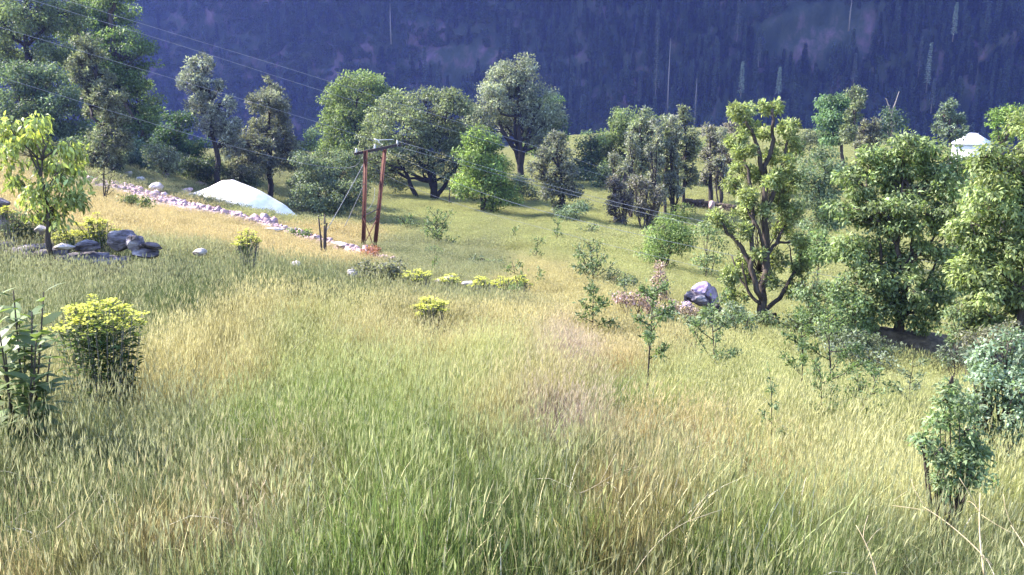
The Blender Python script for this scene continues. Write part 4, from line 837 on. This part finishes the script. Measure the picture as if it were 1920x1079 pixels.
# ------------------------------------------------------------------ stones
def stone(label, px, py, w, h, mat, t=None, seed=0, flat=1.0, sink=.25, rz=None, group=None, name='stone', cat='stone', depth=1.0):
    if t is None: p, t = hit(px, py + h * .5)
    m = t / FPX; r = np.random.default_rng(seed + int(px)); import bmesh
    bm = bmesh.new(); bmesh.ops.create_icosphere(bm, subdivisions=3, radius=1)
    nrm = unit(r.normal(size=(13, 3))); off = r.uniform(.5, .85, 13)
    for v in bm.verts:
        co = np.array(v.co); d = nrm @ co; k = d > off
        for q in np.where(k)[0]: co = co - nrm[q] * (nrm[q] @ co - off[q]) * .92 if nrm[q] @ co > off[q] else co
        v.co = co * (1 + .035 * r.normal()) * 1.15
    me = bpy.data.meshes.new(name); bm.to_mesh(me); bm.free()
    c = P(px, py, t); o = obj(name, me, mat)
    o.scale = (w * m * .48, w * m * .42 * depth, h * m * .55); o.location = c; o.rotation_euler = (r.normal() * .1, r.normal() * .12, r.uniform(0, .6) if rz is None else rz)
    return tag(o, label, cat, group)
WG = 'stones of the broken left wall'
stone('violet grey boulder, biggest and leftmost at the end of the broken wall', 230, 450, 48, 40, M_rock, 18.8, 1, group=WG)
stone('rounded violet boulder leaning right of the biggest wall boulder', 257, 455, 34, 32, M_rock, 18.6, 2, group=WG)
stone('flat pale slab at the right end of the broken wall', 285, 462, 38, 14, M_rock, 18.5, 3, rz=.1, group=WG)
stone('dark boulder under the flat pale slab at the end of the wall', 270, 474, 60, 22, M_rock, 18.7, 4, group=WG)
stone('dark stone lying behind the yellow spurge of the wall', 165, 462, 55, 22, M_rock, 19.4, 5, group=WG)
stone('pale flat stone at the foot of the yellow-green young tree', 118, 462, 40, 12, M_pale, 18.9, 6, group=WG)
stone('pale slanting stone just left of the young tree trunk', 78, 432, 34, 16, M_pale, 20.6, 7, group=WG)
stone('dark violet stone block at the far left edge beside the spurge tuft', 3, 382, 30, 22, M_rock, 20.4, 8, group=WG)
stone('dark block below the violet stone at the far left edge', 2, 412, 24, 44, M_rock, 20.5, 9, group=WG)
stone('pale stone alone in the golden grass right of the wall', 374, 472, 28, 14, M_pale, None, 10, sink=.1)
stone('small pale stone above the dark grass clump', 556, 496, 24, 10, M_pale, None, 11)
SGp = 'stones around the pink track'
for i, (lab, x, y, w, h, mt) in enumerate([
    ('pale round stone above the start of the pink track', 243, 327, 15, 12, M_pale), ('grey stone among the pale shrubs above the track', 262, 336, 18, 12, M_pale),
    ('large rounded stone on the upper edge of the pink track', 295, 351, 28, 17, M_pale), ('dark pointed boulder standing above the pink track', 312, 331, 18, 18, M_rock),
    ('long pale stone bar beside the left end of the white mound', 375, 344, 26, 8, M_pink), ('pink slab left of the white mound', 350, 358, 24, 9, M_pink),
    ('pinkish stone at the lower end of the wide track', 468, 412, 24, 9, M_pink), ('pale long stone on the terrace edge below the white mound', 515, 431, 46, 8, M_pale),
    ('pale flat stone near the foot of the pole', 640, 459, 40, 8, M_pale), ('whitish flat stone under the terrace spurge', 832, 524, 34, 10, M_pale),
    ('whitish stone between the terrace spurge bushes', 880, 531, 26, 9, M_pale), ('pale stone to the left of the dark brown-leaved bush', 662, 511, 26, 12, M_pale),
    ('greyish stone hidden in the grass above the open sapling', 1302, 650, 30, 12, M_pale), ('pale stone on the dry bank beside the crooked sapling', 1492, 655, 20, 22, M_pale),
    ('pale boulder glimpsed through the big walnut', 1745, 555, 30, 30, M_pale)]):
    stone(lab, x, y, w, h, mt, {12: 21, 13: 24, 14: 30}.get(i), 20 + i, group=SGp if i < 8 else None)
HG = 'blocks of the violet rock heap'
for i, (lab, x, y, w, h) in enumerate([('top block of the violet rock heap', 1312, 542, 34, 20), ('left block of the violet rock heap', 1298, 556, 26, 18), ('right block of the violet rock heap, partly in shade', 1334, 556, 30, 24),
    ('front middle block of the violet rock heap', 1316, 566, 32, 18), ('lowest left block of the violet rock heap', 1290, 574, 22, 14), ('lowest right block of the violet rock heap', 1340, 576, 24, 14)]):
    stone(lab, x, y, w * 1.25, h * 1.25, M_rock if i % 2 else noise_material('lilac_rock', [(0.35, (0.16, 0.11, 0.20)), (0.65, (0.52, 0.42, 0.58))], 4, dist=0.05, bump=.8), 28.3 + (i < 3) * .3, 60 + i, group=HG)
# low dry stone wall at the far side of the middle field
def low_wall(label, pix, t, hpx, mat, name='stone_wall'):
    g = Geo(); B, _ = ground_at(*pix[0], t[0]); pts = np.array([P(x, y, tt) for (x, y), tt in zip(pix, t)]); n = 26
    s = np.linspace(0, len(pts) - 1, n); q = np.stack([np.interp(s, np.arange(len(pts)), pts[:, i]) for i in range(3)], -1); hm = hpx * t[0] / FPX
    for p in q:
        z0 = float(gz(p[0], p[1]))
        for k in range(4):
            zz = z0 + (k + .3) * hm * .34; g.box(np.array([p[0], p[1], zz]) - B + rng.normal(size=3) * .04, (.28 * rng.uniform(.6, 1.3), .25, hm * .2 * rng.uniform(.7, 1.2)), rz=rng.normal() * .2)
    o = g.build(name, mat); o.location = B; return tag(o, label, 'wall')
low_wall('dark low dry stone wall behind the field left of the tall oak', [(1285,378),(1330,385),(1375,392)], [100, 98, 96], 16, M_bank)
stone('pale pinkish stone set on the dark low wall', 1334, 383, 14, 18, M_pink, 96, 81)
low_wall('broken dry stone wall running left behind the young yellow-green tree', [(-120,462),(60,462),(215,472)], [20, 19.8, 19.2], 32, M_rock)

# ------------------------------------------------------------------ track, mound, dry bank
def ribbon_sheet(name, q, w, mat, lift, n=9, rag=.25):
    d = unit(np.gradient(q, axis=0)); s = np.stack([-d[:, 1], d[:, 0]], -1); u = np.linspace(-1, 1, n)
    ww = w * (1 + rag * smooth_noise(np.arange(len(q)) * 1.0, np.zeros(len(q)), 77, 4, .35))
    xy = q[:, None] + s[:, None] * (u[None, :, None] * ww[:, None, None]); z = gz(xy[..., 0], xy[..., 1]) + (lift + gh(xy[..., 0], xy[..., 1]) * (name == 'stony_track')) * (1 - np.abs(u) ** 3)[None] + .004
    z = z + .05 * smooth_noise(xy[..., 0], xy[..., 1], 78, 4, 3.0) * (1 - u ** 2)[None]
    i = np.arange(len(q) * n).reshape(len(q), n); f = np.stack([i[:-1, :-1], i[1:, :-1], i[1:, 1:], i[:-1, 1:]], -1).reshape(-1, 4)
    return obj(name, raw_mesh(name, np.concatenate([xy, z[..., None]], -1).reshape(-1, 3), f, smooth=True), mat)
q2, w2 = resample(trp, trw, 260)
o = ribbon_sheet('stony_track', q2, w2 * 1.05, M_pink, .10, 13); o['kind'] = 'structure'
g = Geo(); n = 3000
for i in range(n):
    k = rng.integers(0, len(q2)); p = q2[k] + rng.normal(size=2) * w2[k] * .5; s = min(.3, .045 * rng.lognormal(0, .6)) * (1.3 if w2[k] > 1 else .9)
    ax_ = unit(rng.normal(size=(3, 3))); ax_[1] = unit(np.cross(ax_[0], ax_[1])); ax_[2] = np.cross(ax_[0], ax_[1])
    g.box((p[0], p[1], float(S(p[0], p[1])) - gh(p[0], p[1]) + (.10 + gh(p[0], p[1])) * max(0, 1 - (np.linalg.norm(p - q2[k]) / w2[k]) ** 3) + s * .2), (s, s * .8, s * .5), axes=ax_)
o = g.build('rubble', M_pink); tag(o, 'loose pinkish rubble strewn along the stony track', 'rubble', None, 'stuff')
def mound():
    # heap with its peak left of the middle, a long spur running down to the right
    t = MT; m = t / FPX; B, _ = ground_at(450, 388, t); g0 = P(428, 335, t)[2] - B[2]; nx, ny = 90, 46
    a = P(345, 380, t)[0] - B[0]; b = P(556, 388, t)[0] - B[0]; xs = np.linspace(a, b, nx); ys = np.linspace(-2.9, 2.9, ny); X, Y = np.meshgrid(xs, ys)
    pk = P(430, 332, t)[0] - B[0]
    prof = np.interp(xs, [a, P(385,350,t)[0]-B[0], pk - .4, pk + .4, P(490,352,t)[0]-B[0], P(535,374,t)[0]-B[0], b], [.12, .60, .98, 1.0, .68, .34, .10])
    k = np.ones(3) / 3; prof = np.convolve(np.pad(prof, 1, mode='edge'), k, 'valid')
    Z = prof[None] * (g0 + .0) * np.clip(1 - (np.abs(Y) / (2.9 * np.clip(prof[None] + .25, .2, 1.1))) ** 1.25, -0.2, 1)
    G = gz(X + B[0], Y + B[1]) - B[2]; base = G.min() * 0
    Z = np.where(Z > 0, Z, Z) + .05 * smooth_noise(X, Y, 90, 5, 1.1) * np.clip(prof[None], .1, 1) + G * (1 - np.clip(Z / (g0 + 1e-6), 0, 1)) - .04
    i = np.arange(nx * ny).reshape(ny, nx); f = np.stack([i[:-1, :-1], i[:-1, 1:], i[1:, 1:], i[1:, :-1]], -1).reshape(-1, 4)
    o = obj('mound', raw_mesh('mound', np.stack([X, Y, Z], -1).reshape(-1, 3), f, smooth=True), M_mound); o.location = B
    tag(o, 'bright white heap of fine stone at the end of the pink track', 'heap')
mound()
bq = np.array([hit(x, y)[0][:2] for x, y in [(1560,640),(1650,655),(1740,668),(1850,680),(2000,690)]]); bq, bw = resample(np.concatenate([bq, bq[:, :1]], 1), np.array([.7, 1.2, 1.7, 1.8, 1.8]), 80)
o = ribbon_sheet('dry_bank', bq, bw, M_bank, 1.25, 15, .1); o['kind'] = 'structure'

# ------------------------------------------------------------------ H pole with its wires
def tube_obj(name, pts, r, mat, parent=None, k=6):
    g = Geo(); g.tube(pts, r, k); return g.build(name, mat, parent, smooth=True)
PT = 48.0
_, PT = hit(690, 468)
B, _ = ground_at(694, 468, PT); m = PT / FPX
hp = empty('electricity_pole', B)
def Q(x, y, d=0): return P(x, y, PT + d) - B
gp = Q(686, 283); gp2 = Q(722, 279, .6)
def beam(a, b, w, mat, name, parent=hp):       # channel section: web and two flanges
    a = np.asarray(a); b = np.asarray(b); z = unit(b - a); x = unit(np.cross(z, [0, 1, .05])); y = np.cross(z, x); L = np.linalg.norm(b - a) / 2; c = (a + b) / 2; g = Geo(); A = np.stack([x, y, z])
    g.box(c, (w, w * .16, L), axes=A); g.box(c + x * w * .86 + y * w * .62, (w * .14, w * .46, L), axes=A); g.box(c - x * w * .86 + y * w * .62, (w * .14, w * .46, L), axes=A)
    return g.build(name, mat, parent)
beam(Q(680, 468) - np.array([0, 0, .6]), gp, 3.6 * m, M_rust, 'leg')
beam(Q(700, 466, .5) - np.array([0, 0, .6]), gp2, 3.6 * m, M_rust, 'leg')
beam(Q(664, 289, -.25), Q(752, 271, .9), 2.6 * m, M_steel, 'crossarm')
tube_obj('brace', [Q(680, 406), Q(710, 392, .6)], 1.0 * m, M_steel, hp); tube_obj('brace', [Q(681, 462), Q(708, 408, .6)], .9 * m, M_rust, hp); tube_obj('brace', [Q(681, 408), Q(701, 464, .5)], .9 * m, M_rust, hp)
tube_obj('brace', [Q(684, 412), Q(690, 417, .2), Q(698, 414, .4), Q(708, 404, .6)], .9 * m, M_steel, hp)
tube_obj('jumper_wire', curve(Q(683, 398), Q(702, 352, .5), Q(710, 380) - Q(696, 372), 9), .35 * m, M_wire, hp)
INS = []
for x, y, d in [(668, 281, -.2), (703, 273, .3), (745, 266, .8)]:
    g = Geo(); c = Q(x, y + 6, d)
    for k, (zz, r) in enumerate([(0, 1.0), (1.8, 3.2), (3.0, 1.6), (4.2, 2.9), (5.4, 1.4), (6.6, 2.4), (7.8, 1.2)]):
        pass
    zs = np.array([-4, 0, .8, 1.6, 2.4, 3.4, 4.2, 5.0, 6.0, 6.8, 7.6, 8.6]) * m; rs = np.array([.8, .9, 3.4, 3.2, 1.5, 3.0, 2.8, 1.4, 2.6, 2.4, 1.2, .8]) * m * .75
    g.tube(c + np.stack([0*zs, 0*zs, zs], -1), rs, 12); g.build('insulator', M_ceramic, hp, smooth=True)
    INS.append(c + B + np.array([0, 0, 7 * m]))
g = Geo(); c = Q(712, 268, .4); g.tube([c, c + np.array([-.1, 0, .14]), c + np.array([-.3, 0, .2])], .03, 6); c = Q(738, 262, .7); g.tube([c, Q(712, 268, .4) + np.array([-.1, 0, .14])], .02, 6); g.build('jumper_clamp', M_ceramic, hp)
tag(hp, 'rusty two-legged steel electricity pole with a crossarm in the middle of the slope', 'electricity pole')
def wire(label, pts, r=.012, name='power_line', group='power lines', cat='power line', sag=0.0, n=24):
    p = np.array(pts, float)
    if len(p) == 2:
        s = np.linspace(0, 1, n)[:, None]; p = p[0] * (1 - s) + p[1] * s; p[:, 2] -= sag * 4 * (s * (1 - s))[:, 0]
    else:
        s = np.linspace(0, len(p) - 1, n); deg = len(p) - 1
        co = [np.polyfit(np.arange(len(p)), p[:, i], deg) for i in range(3)]; p = np.stack([np.polyval(c, s) for c in co], -1)
    g = Geo(); g.tube(p - p[0], r, 5); o = g.build(name, M_wire); o.location = p[0]; return tag(o, label, cat, group)
r_ = .009
wire('lowest power line sagging from the left edge to the left insulator of the pole', [P(-250, 70, 30), P(180, 200, 38), P(560, 305, 46), INS[0]], r_)
wire('middle power line crossing the silvery oak towards the centre insulator', [P(-250, -25, 30), P(180, 105, 38), P(600, 231, 46), INS[1]], r_)
wire('upper power line passing over the mountain and through the bright green tree', [P(-100, -48, 44), P(430, 115, 58), P(640, 182, 66), P(1140, 332, 84)], .013)
wire('uppermost power line crossing the mountain above the other lines', [P(-100, -68, 44), P(430, 95, 58), P(640, 160, 66), P(1140, 318, 84)], .013)
wire('power line from the right insulator down across the field to the right', [INS[2], P(1100, 366, 46), P(1450, 440, 43), P(2150, 560, 40)], r_)
wire('power line just below the first one, running right from the crossarm end', [INS[2] + np.array([-.1, -.05, -.25]), P(1100, 373, 46.3), P(1450, 452, 43), P(2150, 580, 40)], r_)
wire('lower power line running right from the centre insulator past the vivid green walnut', [INS[1], P(905, 362, 46), P(1250, 452, 42), P(2150, 640, 38)], r_)
wire('lowest power line running right from the left insulator over the pale field', [INS[0], P(820, 370, 46), P(1250, 486, 40), P(2150, 690, 34)], r_ * .7)
a = Q(686, 300) + B; wire('long guy wire slanting left from the top of the pole', [a, P(606, 398, PT + 1) - np.array([0, 0, 1.2])], .02, 'guy_wire', 'guy wires of the pole', 'guy wire', .05)
a = Q(683, 345) + B; wire('short lower guy wire slanting left from the pole', [a, P(645, 398, PT + 2) - np.array([0, 0, .8])], .018, 'guy_wire', 'guy wires of the pole', 'guy wire', .03)

# ------------------------------------------------------------------ house with the white roof
def house():
    t = 140.; B = P(1818, 300, t); B[2] = float(gz(B[0], B[1])); m = t / FPX; e = empty('house', B)
    a = P(1780, 262, t) - B; rz = math.radians(-38); ca, sa = math.cos(rz), math.sin(rz)
    def R(x, y, z): return np.array([x * ca - y * sa, x * sa + y * ca, z])
    ze = (P(1818, 266, t) - B)[2]; zr = (P(1820, 249, t) - B)[2]; w, d = 2.4, 2.3; g = Geo()
    g.box((0, 0, (ze - .6) / 2), (w, d, (ze + .4) / 2), rz=rz); wall = g.build('wall', M_roof, e)
    v = [];  # hipped roof with two thick slopes and hips
    o_ = .3; h = ze - .15
    tops = [R(-.5, 0, zr), R(.5, 0, zr)]; cs = [R(-w - o_, -d - o_, h), R(w + o_, -d - o_, h), R(w + o_, d + o_, h), R(-w - o_, d + o_, h)]
    v = np.array(cs + tops + [c - np.array([0, 0, .12]) for c in cs]); q = np.array([[0, 1, 5, 4], [2, 3, 4, 5], [6, 7, 1, 0], [7, 8, 2, 1], [8, 9, 3, 2], [9, 6, 0, 3], [9, 8, 7, 6]]); tr3 = np.array([[1, 2, 5], [3, 0, 4]])
    roof = obj('roof', raw_mesh('roof', v, [q, tr3]), M_roof, e)
    for k in range(7):
        x = -w + k * w / 3; g = Geo(); f0 = 1 - max(0, (abs(x) - 1.0)) / (w + o_ - 1); g.tube([R(x, -d - o_, h + .03), R(x, -(d + o_) * (1 - f0), h + (zr - h) * f0 + .03)], .035, 5)
        g.build('roof_seam', M_plaster, roof)
    tag(e, 'small building with a bright white hipped roof behind the right trees', 'house')
house()

# ------------------------------------------------------------------ dry stalks in the near grass
def stalk(label, a, b, ta, tb, r=3.0, twigs=2):
    A = P(*a, ta); Bp = P(*b, tb); g = Geo(); c = curve(A * 0, Bp - A, rng.normal(size=3) * .04, 9); g.tube(c, np.linspace(r, r * .4, 9) * .55 * ta / FPX, 6)
    for _ in range(twigs):
        s = c[rng.integers(4, 8)]; g.tube(curve(s, s + unit(Bp - A + rng.normal(size=3) * .25) * .22, rng.normal(size=3) * .02, 4), .0016, 4)
    o = g.build('dry_stalk', M_straw); o.location = A; tag(o, label, 'dry stalk', 'dry stalks standing in the near grass')
stalk('thick pale dry stalk standing upright at the lower right', (1846, 1080), (1838, 925), 4.7, 4.9, 3.6)
stalk('dry stalk leaning left in front of the young apple tree', (1860, 1060), (1730, 950), 4.8, 5.2, 2.6)
stalk('dry stalk rising out of the bottom edge right of the middle', (1645, 1085), (1605, 985), 4.4, 4.5, 3.0)
stalk('dry stalk leaning at the right edge of the picture', (1930, 1040), (1895, 985), 4.8, 5.0, 2.6)
stalk('long thin straw slanting up right across the near green grass', (1190, 1075), (1330, 965), 4.2, 4.4, 1.6)
stalk('thin bent straw arching over the brown hollow', (1085, 925), (1165, 880), 5.0, 5.2, 1.6)
stalk('pale broken straw in the bottom left grass', (108, 990), (142, 958), 4.9, 4.95, 2.6, 0)

# ------------------------------------------------------------------ air
M_h = bpy.data.materials.new('haze_air'); M_h.use_nodes = True; nt = M_h.node_tree
for nd in list(nt.nodes): nt.nodes.remove(nd)
ou = nt.nodes.new('ShaderNodeOutputMaterial'); pv = nt.nodes.new('ShaderNodeVolumePrincipled'); nt.links.new(pv.outputs[0], ou.inputs['Volume'])
pv.inputs['Density'].default_value = 0.0002; pv.inputs['Color'].default_value = (.21, .30, 1.0, 1); pv.inputs['Anisotropy'].default_value = 0.45
g = Geo(); g.box((0, 350, 270), (1600, 620, 420)); o = g.build('haze', M_h); tag(o, 'thin blue valley air', 'haze', None, 'stuff')
